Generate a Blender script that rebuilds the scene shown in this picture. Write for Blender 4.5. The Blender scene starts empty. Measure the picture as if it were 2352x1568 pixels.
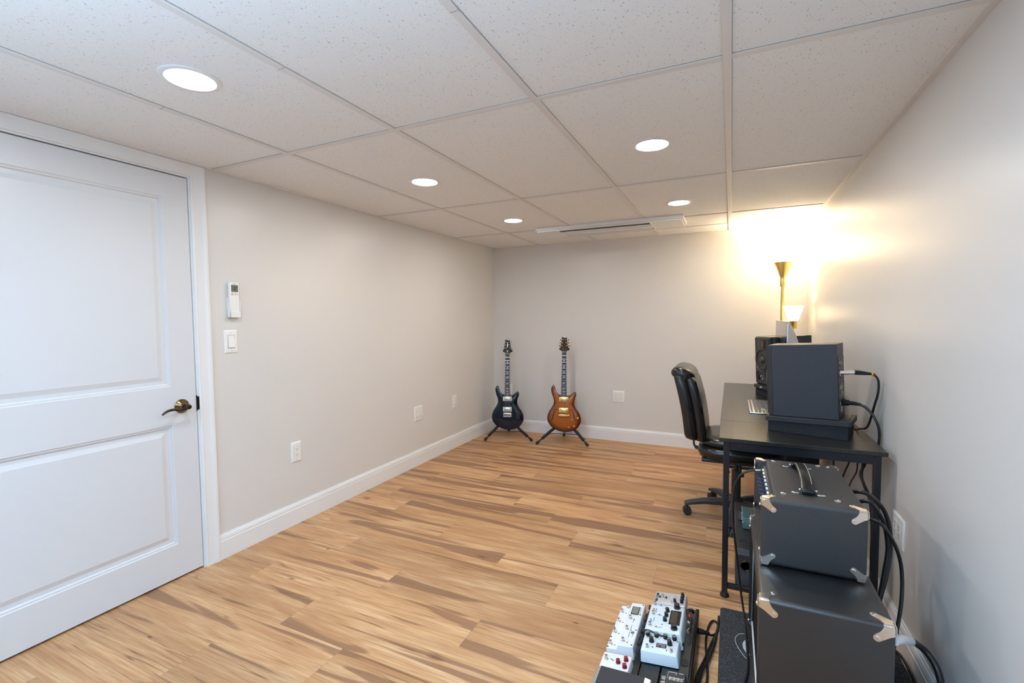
import bpy, bmesh, math, random
from mathutils import Vector, Matrix, Euler
random.seed(7)
SC = bpy.context.scene
COL = SC.collection
PI = math.pi
R = math.radians
H, W, D = 2.0027, 2.9848, 4.6701          # ceiling height, room width, back wall
YF = -1.75                                 # wall behind the camera

# ------------------------------------------------------------------ materials
MATS = {}
def lin(c):
    def f(v):
        v /= 255.0
        return v/12.92 if v <= .04045 else ((v+.055)/1.055)**2.4
    return (f(c[0]), f(c[1]), f(c[2]), 1)
def mat(name, rgb, rough=.5, metal=0, spec=.5, bump=None, coat=0, emit=None, alpha=None, aniso=0):
    if name in MATS: return MATS[name]
    m = bpy.data.materials.new(name); m.use_nodes = True
    nt = m.node_tree; b = nt.nodes['Principled BSDF']
    b.inputs['Base Color'].default_value = rgb if len(rgb) == 4 else (*rgb, 1)
    b.inputs['Roughness'].default_value = rough
    b.inputs['Metallic'].default_value = metal
    b.inputs['Specular IOR Level'].default_value = spec
    if coat:
        b.inputs['Coat Weight'].default_value = coat; b.inputs['Coat Roughness'].default_value = .05
    if emit:
        b.inputs['Emission Color'].default_value = (*emit[0], 1); b.inputs['Emission Strength'].default_value = emit[1]
    if bump:
        tc = nt.nodes.new('ShaderNodeTexCoord'); n = nt.nodes.new('ShaderNodeTexNoise')
        n.inputs['Scale'].default_value = bump[0]; n.inputs['Detail'].default_value = 3
        bp = nt.nodes.new('ShaderNodeBump'); bp.inputs['Strength'].default_value = bump[1]
        bp.inputs['Distance'].default_value = bump[2] if len(bump) > 2 else .001
        nt.links.new(tc.outputs['Object'], n.inputs['Vector'])
        nt.links.new(n.outputs['Fac'], bp.inputs['Height'])
        nt.links.new(bp.outputs['Normal'], b.inputs['Normal'])
    MATS[name] = m
    return m
def nd(nt, t, **kw):
    n = nt.nodes.new(t)
    for k, v in kw.items(): setattr(n, k, v)
    return n
def ramp(nt, src, stops, interp='LINEAR'):
    r = nt.nodes.new('ShaderNodeValToRGB'); r.color_ramp.interpolation = interp
    e = r.color_ramp.elements
    while len(e) < len(stops): e.new(.5)
    for i, (p, c) in enumerate(stops):
        e[i].position = p; e[i].color = c if len(c) == 4 else (*c, 1)
    nt.links.new(src, r.inputs['Fac'])
    return r.outputs['Color']
def mixc(nt, fac, a, b, mode='MIX'):
    m = nt.nodes.new('ShaderNodeMix'); m.data_type = 'RGBA'; m.blend_type = mode
    for sock, v in ((m.inputs['Factor'], fac), (m.inputs[6], a), (m.inputs[7], b)):
        if hasattr(v, 'node'): nt.links.new(v, sock)
        else: sock.default_value = v if not isinstance(v, tuple) or len(v) == 4 else (*v, 1)
    return m.outputs[2]
def mth(nt, op, a, b=None, c=None):
    m = nt.nodes.new('ShaderNodeMath'); m.operation = op
    for i, v in enumerate((a, b, c)):
        if v is None: continue
        if hasattr(v, 'node'): nt.links.new(v, m.inputs[i])
        else: m.inputs[i].default_value = v
    return m.outputs[0]
def scaled(nt, src, s):
    m = nt.nodes.new('ShaderNodeMapping'); m.inputs['Scale'].default_value = s
    nt.links.new(src, m.inputs['Vector']); return m.outputs['Vector']
def noise(nt, vec, scale=1, detail=3, rough=.5, dist=0):
    n = nt.nodes.new('ShaderNodeTexNoise'); n.inputs['Scale'].default_value = scale
    n.inputs['Detail'].default_value = detail; n.inputs['Roughness'].default_value = rough; n.inputs['Distortion'].default_value = dist
    nt.links.new(vec, n.inputs['Vector']); return n.outputs['Fac']

M_wall = mat('wall_paint', (.695, .685, .672), .34, spec=.5, bump=(260, .06, .0006))
M_trim = mat('trim_paint', (.79, .80, .81), .3, spec=.5)
M_door = mat('door_paint', (.67, .69, .725), .33, spec=.5)
M_grid = mat('grid_paint', (.74, .72, .71), .45)
M_plate = mat('plate_plastic', (.84, .84, .83), .3)
M_dark = mat('socket_dark', (.015, .015, .015), .6)
M_black = mat('black_paint', (.012, .0125, .014), .38, spec=.5)
M_blackm = mat('black_powder_metal', (.009, .011, .016), .36, spec=.5)
M_rubber = mat('black_rubber', (.012, .012, .013), .6, spec=.4)
M_cable = mat('cable_rubber', (.010, .010, .011), .42, spec=.5)
M_tolex = mat('black_vinyl', (.012, .013, .0155), .46, spec=.9, bump=(560, 1.0, .0012))
M_tolex2 = mat('black_vinyl_fine', (.012, .012, .0135), .36, spec=.9, bump=(800, .4, .0007))
M_grille = mat('grille_cloth', (.006, .006, .006), .85, spec=.2)
M_nickel = mat('nickel', (.80, .73, .66), .22, metal=1)
M_chrome = mat('chrome', (.78, .78, .78), .12, metal=1)
M_gold = mat('gold_plate', (.85, .60, .24), .22, metal=1)
M_brass = mat('brushed_brass', (.78, .55, .18), .30, metal=1)
M_bronze = mat('bronze', (.20, .125, .06), .24, metal=1)
M_bronze2 = mat('bronze_dark', (.07, .055, .045), .28, metal=1)
M_leather = mat('black_leather', (.010, .010, .010), .27, spec=.5, bump=(90, .12, .002))
M_plastic = mat('black_plastic', (.02, .02, .021), .45)
M_plasticg = mat('grey_black_plastic', (.035, .035, .038), .5)
M_foam = mat('charcoal_foam', (.030, .033, .038), .9, spec=.2, bump=(500, 1., .003))
M_alu = mat('aluminium', (.62, .63, .65), .32, metal=1)
M_white = mat('white_enamel', (.78, .80, .83), .28, coat=.3)
M_coolwhite = mat('cool_tinted_white_enamel', (.68, .76, .82), .28, coat=.3)  # white enamel with the blue of the cool light painted into it
M_silver = mat('silver_grey_enamel', (.55, .55, .56), .35, metal=.3)
M_teal = mat('teal_enamel', (.10, .19, .19), .4)
M_red = mat('red_knob', (.25, .012, .02), .25)
M_cream = mat('cream_ink', (.75, .68, .52), .5)
M_whiteink = mat('white_ink', (.8, .8, .8), .5)
M_pearl = mat('pearl_inlay', (.72, .74, .72), .2)
M_lcd = mat('lcd_glass', (.16, .17, .14), .18)
M_lcdb = mat('display_glass', (.075, .055, .045), .12)
M_yellow = mat('yellow_ring', (.8, .5, .02), .4)
M_orange = mat('amber_mark', (.7, .33, .06), .4)
M_redring = mat('red_ring', (.35, .02, .02), .4)
M_whitesleeve = mat('white_sleeve', (.75, .78, .82), .3)
M_screen = mat('screen_glass', (.004, .004, .005), .02, spec=.6)
M_spk = mat('speaker_black', (.029, .032, .043), .5, spec=.45, bump=(700, .35, .0006))
M_cone = mat('woofer_cone', (.045, .044, .043), .4)
M_led = mat('amber_led', (.2, .13, .02), .4, emit=((1, .75, .1), 1.5))
M_boardtop = mat('board_sheen_grey', (.04, .038, .037), .40, metal=.2)  # black deck strip, its brownish reflection painted in as grey
M_amber = mat('amber_knob', (.55, .20, .03), .2, coat=.5)
M_guitarblue = mat('dark_blue_lacquer', (.0025, .0045, .013), .14, spec=.3, coat=.25)
M_rosewood = mat('rosewood', (.035, .02, .014), .45)
M_ebony = mat('ebony', (.016, .014, .014), .4)
M_headblack = mat('black_lacquer', (.005, .005, .006), .28, spec=.18)
M_headwood = mat('dark_walnut_lacquer', (.035, .016, .009), .25, spec=.3)
M_neck = mat('neck_mahogany', (.10, .04, .02), .3, coat=.4)
M_jamb = mat('jamb_shadow', (.05, .05, .05), .8)

def em_mat(name, col, s):
    m = bpy.data.materials.new(name); m.use_nodes = True; nt = m.node_tree
    nt.nodes.clear(); o = nd(nt, 'ShaderNodeOutputMaterial'); e = nd(nt, 'ShaderNodeEmission')
    e.inputs['Color'].default_value = (*col, 1); e.inputs['Strength'].default_value = s
    nt.links.new(e.outputs[0], o.inputs['Surface']); return m
M_can = em_mat('downlight_lens', (1, .948, .87), 66)

def shade_mat(name, col, s, trans):
    m = bpy.data.materials.new(name); m.use_nodes = True; nt = m.node_tree; nt.nodes.clear()
    o = nd(nt, 'ShaderNodeOutputMaterial'); t = nd(nt, 'ShaderNodeBsdfTranslucent'); d = nd(nt, 'ShaderNodeBsdfDiffuse')
    e = nd(nt, 'ShaderNodeEmission'); mx = nd(nt, 'ShaderNodeMixShader'); ad = nd(nt, 'ShaderNodeAddShader')
    t.inputs['Color'].default_value = (.9, .86, .78, 1); d.inputs['Color'].default_value = (.88, .86, .82, 1)
    mx.inputs[0].default_value = 1-trans
    e.inputs['Color'].default_value = (*col, 1); e.inputs['Strength'].default_value = s
    nt.links.new(t.outputs[0], mx.inputs[1]); nt.links.new(d.outputs[0], mx.inputs[2])
    nt.links.new(mx.outputs[0], ad.inputs[0]); nt.links.new(e.outputs[0], ad.inputs[1]); nt.links.new(ad.outputs[0], o.inputs['Surface'])
    return m
M_shade = shade_mat('frosted_glass_bowl', (1, .80, .52), 2.6, .6)
M_shade2 = shade_mat('frosted_glass_small', (1, .88, .70), .16, .5)

def floor_material():
    m = bpy.data.materials.new('oak_laminate'); m.use_nodes = True; nt = m.node_tree; b = nt.nodes['Principled BSDF']
    g = nd(nt, 'ShaderNodeUVMap', uv_map='grain').outputs[0]
    s = nd(nt, 'ShaderNodeUVMap', uv_map='seed').outputs[0]
    l = nd(nt, 'ShaderNodeUVMap', uv_map='place').outputs[0]
    ss = nd(nt, 'ShaderNodeSeparateXYZ'); nt.links.new(s, ss.inputs[0])
    ls = nd(nt, 'ShaderNodeSeparateXYZ'); nt.links.new(l, ls.inputs[0])
    # tone of the plank, broad figure, narrow grain
    broad = noise(nt, scaled(nt, g, (1.1, 7.5, 1)), 1, 4, .55, .9)
    fine = noise(nt, scaled(nt, g, (5, 120, 1)), 1, 5, .6, .2)
    mid = noise(nt, scaled(nt, g, (2.4, 30, 1)), 1, 4, .6, .5)
    c = ramp(nt, broad, [(.28, lin((224, 188, 146))), (.46, lin((209, 168, 123))), (.62, lin((190, 146, 102))), (.80, lin((166, 122, 84)))])
    c = mixc(nt, ramp(nt, mid, [(.38, (0, 0, 0)), (.72, (.7, .7, .7))]), c, lin((168, 120, 80)))
    c = mixc(nt, ramp(nt, fine, [(.42, (0, 0, 0)), (.74, (.8, .8, .8))]), c, lin((160, 112, 74)))
    # heartwood streaks with crisp edges
    st = noise(nt, scaled(nt, g, (.75, 11, 1)), 1, 3, .45, .75)
    thr = mth(nt, 'MULTIPLY_ADD', ss.outputs[0], .13, .50)
    sm = mth(nt, 'SMOOTHSTEP' if False else 'SUBTRACT', st, thr)
    sm = mth(nt, 'MULTIPLY', sm, 34); sm = mth(nt, 'MINIMUM', mth(nt, 'MAXIMUM', sm, 0), .82)
    c = mixc(nt, sm, c, lin((138, 99, 72)))
    ln = noise(nt, scaled(nt, g, (.6, 26, 1)), 1, 2, .4, .9)
    lm = mth(nt, 'ABSOLUTE', mth(nt, 'SUBTRACT', ln, .5)); lm = mth(nt, 'SUBTRACT', 1, mth(nt, 'MULTIPLY', lm, 55))
    wob = noise(nt, scaled(nt, g, (1.3, 5, 1)), 1, 2, .5, .3)
    lm = mth(nt, 'MULTIPLY', mth(nt, 'MAXIMUM', lm, 0), mth(nt, 'MINIMUM', mth(nt, 'MAXIMUM', mth(nt, 'MULTIPLY', mth(nt, 'SUBTRACT', wob, .48), 8), 0), .8))
    c = mixc(nt, lm, c, lin((118, 80, 54)))
    # knots
    v = nd(nt, 'ShaderNodeTexVoronoi'); v.inputs['Scale'].default_value = 1
    nt.links.new(scaled(nt, g, (2.1, 7.5, 1)), v.inputs['Vector'])
    sv = nd(nt, 'ShaderNodeSeparateColor'); nt.links.new(v.outputs['Color'], sv.inputs[0])
    kn = mth(nt, 'SUBTRACT', 1, mth(nt, 'MULTIPLY', mth(nt, 'ADD', v.outputs['Distance'], mth(nt, 'MULTIPLY', mid, .05)), 8))
    kn = mth(nt, 'MULTIPLY', mth(nt, 'MAXIMUM', kn, 0), mth(nt, 'GREATER_THAN', sv.outputs[0], .55))
    c = mixc(nt, mth(nt, 'MINIMUM', mth(nt, 'MULTIPLY', kn, 1.4), .75), c, lin((104, 68, 44)))
    v2 = nd(nt, 'ShaderNodeTexVoronoi'); v2.inputs['Scale'].default_value = 1
    nt.links.new(scaled(nt, g, (3.3, 10, 1)), v2.inputs['Vector'])
    sv2 = nd(nt, 'ShaderNodeSeparateColor'); nt.links.new(v2.outputs['Color'], sv2.inputs[0])
    k2 = mth(nt, 'SUBTRACT', 1, mth(nt, 'MULTIPLY', mth(nt, 'ADD', v2.outputs['Distance'], mth(nt, 'MULTIPLY', fine, .06)), 11))
    k2 = mth(nt, 'MULTIPLY', mth(nt, 'MAXIMUM', k2, 0), mth(nt, 'GREATER_THAN', sv2.outputs[1], .72))
    c = mixc(nt, mth(nt, 'MINIMUM', mth(nt, 'MULTIPLY', k2, 2.2), .8), c, lin((92, 60, 40)))
    # plank to plank tone
    tone = mth(nt, 'MULTIPLY_ADD', ss.outputs[1], .26, .84)
    cm = nd(nt, 'ShaderNodeCombineColor')
    for i in range(3): nt.links.new(tone, cm.inputs[i])
    c = mixc(nt, 1.0, c, cm.outputs[0], 'MULTIPLY')
    seam = mth(nt, 'MAXIMUM', mth(nt, 'LESS_THAN', ls.outputs[0], .0016), mth(nt, 'MULTIPLY', mth(nt, 'LESS_THAN', ls.outputs[1], .0012), .5))
    c = mixc(nt, mth(nt, 'MULTIPLY', seam, .45), c, lin((110, 78, 52)))
    nt.links.new(c, b.inputs['Base Color'])
    rr = mth(nt, 'MULTIPLY_ADD', fine, .16, .33); nt.links.new(rr, b.inputs['Roughness'])
    b.inputs['Specular IOR Level'].default_value = .42
    bp = nd(nt, 'ShaderNodeBump'); bp.inputs['Strength'].default_value = .12; bp.inputs['Distance'].default_value = .0006
    nt.links.new(fine, bp.inputs['Height']); nt.links.new(bp.outputs[0], b.inputs['Normal'])
    return m

def tile_material():
    m = bpy.data.materials.new('acoustic_tile'); m.use_nodes = True; nt = m.node_tree; b = nt.nodes['Principled BSDF']
    tc = nd(nt, 'ShaderNodeTexCoord').outputs['Object']
    sep = []
    for sc, off, t, k in ((95, 0, .17, .60), (165, 3.1, .17, .55), (60, 7.7, .11, .72)):
        mp = nd(nt, 'ShaderNodeMapping'); mp.inputs['Location'].default_value = (off, off*1.7, 0); mp.inputs['Rotation'].default_value = (0, 0, off)
        mp.inputs['Scale'].default_value = (1, .55 if sc != 60 else 1.5, 1); nt.links.new(tc, mp.inputs['Vector'])
        v = nd(nt, 'ShaderNodeTexVoronoi'); v.inputs['Scale'].default_value = sc; nt.links.new(mp.outputs[0], v.inputs['Vector'])
        s = nd(nt, 'ShaderNodeSeparateColor'); nt.links.new(v.outputs['Color'], s.inputs[0])
        sep.append(mth(nt, 'MULTIPLY', mth(nt, 'LESS_THAN', v.outputs['Distance'], t), mth(nt, 'GREATER_THAN', s.outputs[0], k)))
    hole = mth(nt, 'MAXIMUM', mth(nt, 'MAXIMUM', sep[0], sep[1]), sep[2])
    n = noise(nt, tc, 320, 4, .7)
    c = ramp(nt, n, [(.3, (.78, .79, .80)), (.7, (.89, .90, .91))])
    c = mixc(nt, mth(nt, 'MULTIPLY', hole, .52), c, (.25, .235, .22, 1))
    nt.links.new(c, b.inputs['Base Color']); b.inputs['Roughness'].default_value = .9; b.inputs['Specular IOR Level'].default_value = .15
    bp = nd(nt, 'ShaderNodeBump'); bp.inputs['Strength'].default_value = .4; bp.inputs['Distance'].default_value = .001
    nt.links.new(n, bp.inputs['Height']); nt.links.new(bp.outputs[0], b.inputs['Normal'])
    return m

def felt_material():
    m = bpy.data.materials.new('charcoal_felt'); m.use_nodes = True; nt = m.node_tree; b = nt.nodes['Principled BSDF']
    tc = nd(nt, 'ShaderNodeTexCoord').outputs['Object']
    n = noise(nt, tc, 260, 4, .75, .5); n2 = noise(nt, tc, 620, 2, .5)
    c = ramp(nt, n, [(.40, (.026, .026, .029)), (.55, (.050, .051, .055)), (.69, (.20, .205, .215))])
    nt.links.new(c, b.inputs['Base Color']); b.inputs['Roughness'].default_value = .95; b.inputs['Specular IOR Level'].default_value = .1
    bp = nd(nt, 'ShaderNodeBump'); bp.inputs['Strength'].default_value = .8; bp.inputs['Distance'].default_value = .002
    nt.links.new(n2, bp.inputs['Height']); nt.links.new(bp.outputs[0], b.inputs['Normal'])
    return m

def desk_material():
    m = bpy.data.materials.new('black_woodgrain_laminate'); m.use_nodes = True; nt = m.node_tree; b = nt.nodes['Principled BSDF']
    tc = nd(nt, 'ShaderNodeTexCoord').outputs['Object']
    n = noise(nt, scaled(nt, tc, (130, 9, 9)), 1, 4, .6, .6)
    c = ramp(nt, n, [(.3, (.013, .013, .014)), (.7, (.026, .025, .025))])
    nt.links.new(c, b.inputs['Base Color']); b.inputs['Roughness'].default_value = .30; b.inputs['Specular IOR Level'].default_value = .6
    bp = nd(nt, 'ShaderNodeBump'); bp.inputs['Strength'].default_value = .22; bp.inputs['Distance'].default_value = .0008
    nt.links.new(n, bp.inputs['Height']); nt.links.new(bp.outputs[0], b.inputs['Normal'])
    return m

def sunburst_material():
    # stain fades from amber in the middle to dark red brown at the rim; the painted finish of the guitar itself
    m = bpy.data.materials.new('amber_sunburst_lacquer'); m.use_nodes = True; nt = m.node_tree; b = nt.nodes['Principled BSDF']
    u = nd(nt, 'ShaderNodeUVMap', uv_map='rim').outputs[0]
    s = nd(nt, 'ShaderNodeSeparateXYZ'); nt.links.new(u, s.inputs[0])
    tc = nd(nt, 'ShaderNodeTexCoord').outputs['Object']
    n = noise(nt, scaled(nt, tc, (60, 5, 5)), 1, 3, .5, .4)
    f = mth(nt, 'ADD', s.outputs[0], mth(nt, 'MULTIPLY', mth(nt, 'SUBTRACT', n, .5), .14))
    c = ramp(nt, f, [(0, lin((168, 98, 14))), (.45, lin((150, 78, 8))), (.78, lin((104, 42, 8))), (1, lin((58, 20, 12)))])
    nt.links.new(c, b.inputs['Base Color']); b.inputs['Roughness'].default_value = .16
    b.inputs['Coat Weight'].default_value = .3; b.inputs['Specular IOR Level'].default_value = .35; b.inputs['Coat Roughness'].default_value = .04
    return m
M_floor, M_tile, M_felt, M_desk, M_burst = floor_material(), tile_material(), felt_material(), desk_material(), sunburst_material()

# ------------------------------------------------------------------ mesh builder
class MB:
    def __init__(s): s.v = []; s.f = []; s.mi = []; s.cur = 0
    def add(s, vs, fs, M=None):
        o = len(s.v)
        s.v += [tuple(M @ Vector(p)) if M is not None else tuple(p) for p in vs]
        s.f += [tuple(i+o for i in f) for f in fs]; s.mi += [s.cur]*len(fs); return s
    def box(s, x0, x1, y0, y1, z0, z1, M=None):
        vs = [(x, y, z) for z in (z0, z1) for y in (y0, y1) for x in (x0, x1)]
        return s.add(vs, [(0, 2, 3, 1), (4, 5, 7, 6), (0, 1, 5, 4), (2, 6, 7, 3), (0, 4, 6, 2), (1, 3, 7, 5)], M)
    def rbox(s, x0, x1, y0, y1, z0, z1, r=.004, seg=2, M=None):
        bm = bmesh.new(); bmesh.ops.create_cube(bm, size=1)
        for v in bm.verts:
            v.co = ((x0+x1)/2+v.co.x*(x1-x0), (y0+y1)/2+v.co.y*(y1-y0), (z0+z1)/2+v.co.z*(z1-z0))
        bmesh.ops.bevel(bm, geom=bm.edges[:], offset=r, segments=seg, profile=.5, affect='EDGES')
        bm.verts.index_update(); vs = [tuple(v.co) for v in bm.verts]; fs = [tuple(v.index for v in f.verts) for f in bm.faces]
        bm.free(); return s.add(vs, fs, M)
    def loft(s, rings, cap=True, closed=True, M=None):
        n = len(rings[0]); vs = [p for r in rings for p in r]; fs = []
        for i in range(len(rings)-1):
            for j in range(n if closed else n-1):
                k = (j+1) % n
                fs.append((i*n+j, i*n+k, (i+1)*n+k, (i+1)*n+j))
        if cap:
            fs.append(tuple(range(n-1, -1, -1))); fs.append(tuple((len(rings)-1)*n+j for j in range(n)))
        return s.add(vs, fs, M)
    def tube(s, pts, r, n=8, smooth=0, cap=True, M=None):
        P = [Vector(p) for p in pts]
        rr = list(r) if isinstance(r, (list, tuple)) else [r]*len(P)
        if smooth:
            Q = []; q = []
            for i in range(len(P)-1):
                p0, p1, p2, p3 = P[max(i-1, 0)], P[i], P[i+1], P[min(i+2, len(P)-1)]
                for k in range(smooth):
                    t = k/smooth
                    Q.append(.5*((2*p1)+(p2-p0)*t+(2*p0-5*p1+4*p2-p3)*t*t+(3*p1-p0-3*p2+p3)*t**3)); q.append(rr[i]*(1-t)+rr[i+1]*t)
            Q.append(P[-1]); q.append(rr[-1]); P, rr = Q, q
        rings = []; t0 = None; nrm = None
        for i, p in enumerate(P):
            t = (P[min(i+1, len(P)-1)]-P[max(i-1, 0)]).normalized()
            if nrm is None:
                a = Vector((0, 0, 1)) if abs(t.z) < .9 else Vector((1, 0, 0))
                nrm = (a-t*a.dot(t)).normalized()
            else:
                nrm = (nrm-t*nrm.dot(t)).normalized()
            b = t.cross(nrm)
            rings.append([tuple(p+rr[i]*(math.cos(2*PI*k/n)*nrm+math.sin(2*PI*k/n)*b)) for k in range(n)])
        return s.loft(rings, cap, True, M)
    def cyl(s, p0, p1, r0, r1=None, n=16, M=None):
        return s.tube([p0, p1], [r0, r0 if r1 is None else r1], n, M=M)
    def lathe(s, prof, n=24, c=(0, 0, 0), M=None, cap=True):
        rings = [[(c[0]+max(r, 1e-5)*math.cos(2*PI*k/n), c[1]+max(r, 1e-5)*math.sin(2*PI*k/n), c[2]+z) for k in range(n)] for r, z in prof]
        return s.loft(rings, cap, True, M)
    def prism(s, poly, z0, z1, M=None):
        return s.loft([[(x, y, z0) for x, y in poly], [(x, y, z1) for x, y in poly]], True, True, M)
    def sphere(s, c, r, n=12, M=None):
        rx, ry, rz = r if isinstance(r, tuple) else (r, r, r)
        rings = []
        for i in range(1, n):
            a = PI*i/n
            rings.append([(c[0]+rx*math.sin(a)*math.cos(2*PI*k/(2*n)), c[1]+ry*math.sin(a)*math.sin(2*PI*k/(2*n)), c[2]-rz*math.cos(a)) for k in range(2*n)])
        return s.loft(rings, True, True, M)
    def mesh(s, name, mats, sharp=38):
        me = bpy.data.meshes.new(name); me.from_pydata(s.v, [], s.f)
        for m in (mats if isinstance(mats, (list, tuple)) else [mats]): me.materials.append(m)
        me.polygons.foreach_set('material_index', s.mi); me.update()
        bm = bmesh.new(); bm.from_mesh(me); bmesh.ops.recalc_face_normals(bm, faces=bm.faces[:]); bm.to_mesh(me); bm.free()
        me.shade_smooth(); me.set_sharp_from_angle(angle=R(sharp)); return me
    def obj(s, name, mats, parent=None, world=False, bevel=0, seg=2, sub=0, sharp=38, label=None, loc=None, rot=None):
        if world and parent is not None:
            o = ORIG[root(parent)]; s.v = [(x-o[0], y-o[1], z-o[2]) for x, y, z in s.v]
        ob = bpy.data.objects.new(name, s.mesh(name, mats, sharp)); COL.objects.link(ob)
        if parent is not None: ob.parent = parent
        if loc: ob.location = loc
        if rot: ob.rotation_euler = rot
        if bevel:
            b = ob.modifiers.new('bevel', 'BEVEL'); b.width = bevel; b.segments = seg; b.limit_method = 'ANGLE'; b.angle_limit = R(40)
        if sub:
            m = ob.modifiers.new('sub', 'SUBSURF'); m.levels = sub; m.render_levels = sub
        if label: ob['label'] = label
        return ob
ORIG = {}
def root(o):
    while o.parent is not None: o = o.parent
    return o
def thing(name, label, cat, loc=(0, 0, 0), rot=(0, 0, 0), group=None):
    o = bpy.data.objects.new(name, None); COL.objects.link(o); o.empty_display_size = .05
    o.location = loc; o.rotation_euler = rot if isinstance(rot, tuple) else (0, 0, rot)
    ORIG[o] = loc; o['label'] = label; o['category'] = cat
    if group: o['group'] = group
    return o
def tag(o, label, cat, group=None):
    o['label'] = label; o['category'] = cat
    if group: o['group'] = group
    return o
def struct(o): o['kind'] = 'structure'; return o
def inst(name, me, parent, loc, rot=(0, 0, 0), scale=None):
    o = bpy.data.objects.new(name, me); COL.objects.link(o); o.parent = parent; o.location = loc; o.rotation_euler = rot
    if scale: o.scale = scale
    return o
def rrect(x0, x1, y0, y1, r, n=4):
    pts = []
    for cx, cy, a in ((x1-r, y1-r, 0), (x0+r, y1-r, 90), (x0+r, y0+r, 180), (x1-r, y0+r, 270)):
        for k in range(n+1):
            t = R(a+90*k/n); pts.append((cx+r*math.cos(t), cy+r*math.sin(t)))
    return pts

# ------------------------------------------------------------------ the room
def build_floor():
    b = MB(); uvg, uvs, uvp = [], [], []
    w, L, yb = .1845, 1.187, 2.02
    known = {-6: .596, -5: 1.083, -4: .738, -3: .292, -2: .936, -1: .499, 0: .151, 1: .898, 2: .425, 3: 1.406, 4: 1.1, 5: 1.487, 6: 1.948-L, 7: 1.013, 9: 1.699-L}
    rnd = random.Random(11)
    k0 = math.floor((YF-yb)/w); k1 = math.ceil((D-yb)/w)
    for k in range(k0, k1):
        ya, yc = max(yb+k*w, YF), min(yb+(k+1)*w, D)
        j0 = known.get(k, rnd.uniform(0, L)); j0 -= math.ceil((j0+.2)/L)*L
        x = j0
        while x < W+.05:
            xa, xc = max(x, -.15), min(x+L, W)
            if xc > xa:
                s1, s2, ou, ov = rnd.random(), rnd.random(), rnd.uniform(0, 60), rnd.uniform(0, 60)
                b.add([(xa, ya, 0), (xc, ya, 0), (xc, yc, 0), (xa, yc, 0)], [(0, 1, 2, 3)])
                for X, Y in ((xa, ya), (xc, ya), (xc, yc), (xa, yc)):
                    uvg.append((X-x+ou, Y-yb-k*w+ov)); uvs.append((s1, s2)); uvp.append((X-x, Y-yb-k*w))
            x += L
    n = len(b.f)
    # slab under the planks
    b.box(-.15, W+.1, YF-.1, D+.1, -.08, -.002)
    for _ in range(6*4): uvg.append((0, 0)); uvs.append((0, .5)); uvp.append((.5, .5))
    me = bpy.data.meshes.new('floor'); me.from_pydata(b.v, [], b.f); me.materials.append(M_floor)
    for nm, dat in (('grain', uvg), ('seed', uvs), ('place', uvp)):
        u = me.uv_layers.new(name=nm)
        for i, c in enumerate(dat): u.data[i].uv = c
    o = bpy.data.objects.new('floor', me); COL.objects.link(o); return struct(o)
build_floor()

DY0, DY1, DZ = .555, 1.437, 1.939           # door opening in the left wall
b = MB(); JT = .0085; b.box(-.12, 0, DY1+JT, D, 0, H+.05); b.box(-.12, 0, YF, DY0-JT, 0, H+.05); b.box(-.12, 0, DY0-JT, DY1+JT, DZ+JT, H+.05)
b.box(-.14, -.12, DY0-.1, DY1+.1, 0, DZ+.05)
struct(b.obj('wall_left', M_wall))
struct(MB().box(-.12, W+.12, D, D+.12, 0, H+.05).obj('wall_back', M_wall))
struct(MB().box(W, W+.12, YF, D, 0, H+.05).obj('wall_right', M_wall))
struct(MB().box(-.12, W+.12, YF-.12, YF, 0, H+.05).obj('wall_front', mat('wall_paint_dimmed', (.24, .25, .27), .6)))  # unseen wall, coloured dark so reflections show a dim room behind

# ceiling: lay-in tiles on a tee grid
GX = [.5514+.61*i for i in range(4)]
CY = [1.5578, 2.8028, 3.877, .313, -.932]
b = MB(); b.box(-.1, W+.1, YF-.1, D+.1, H+.006, H+.05)
ceil = struct(b.obj('ceiling', M_tile))
b = MB()
for gx in GX: b.rbox(gx-.012, gx+.012, YF, D, H, H+.0062, .0012, 1)
for cy in CY: 
    xs = [0]+[g for g in GX]+[W]
    for i in range(5): b.box(xs[i]+(.012 if i else 0), xs[i+1]-(.012 if i < 4 else 0), cy-.012, cy+.012, H+.0012, H+.0062)
for i in range(3): b.box(GX[i]+.012, GX[i+1]-.012, 4.308, 4.332, H+.0012, H+.0062)
b.box(0, .022, YF, D, H+.0008, H+.0062); b.box(W-.022, W, YF, D, H+.0008, H+.0062); b.box(0, W, D-.022, D, H+.0008, H+.0062)
b.obj('ceiling_grid', M_grid, ceil)
b = MB()      # reveal lines beside the tees and at the splices
for gx in GX: b.box(gx+.012, gx+.0135, YF, D, H+.0045, H+.0062)
for cy in CY: b.box(.02, W-.02, cy-.0135, cy-.012, H+.0045, H+.0062)
for gx in GX[:3]: b.box(gx-.012, gx+.012, 1.028, 1.0305, H-.0002, H+.003)
b.obj('tile_gaps', mat('reveal_grey', (.38, .365, .35), .8), ceil)

# baseboards
BP = [(0, 0), (.014, 0), (.014, .096), (.0115, .0985), (.0125, .102), (.0125, .110), (.009, .118), (.008, .1215), (.005, .124), (.004, .130), (0, .130)]
def base(name, f, a, c):
    b = MB(); b.loft([[f(t, z, a) for t, z in BP], [f(t, z, c) for t, z in BP]]); return struct(b.obj(name, M_trim, sharp=25))
base('baseboard_left', lambda t, z, s: (t, s, z), 1.512, D)
base('baseboard_back', lambda t, z, s: (s, D-t, z), 0, W)
base('baseboard_right', lambda t, z, s: (W-t, s, z), YF, D)
base('baseboard_left_2', lambda t, z, s: (t, s, z), YF, .478)

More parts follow.
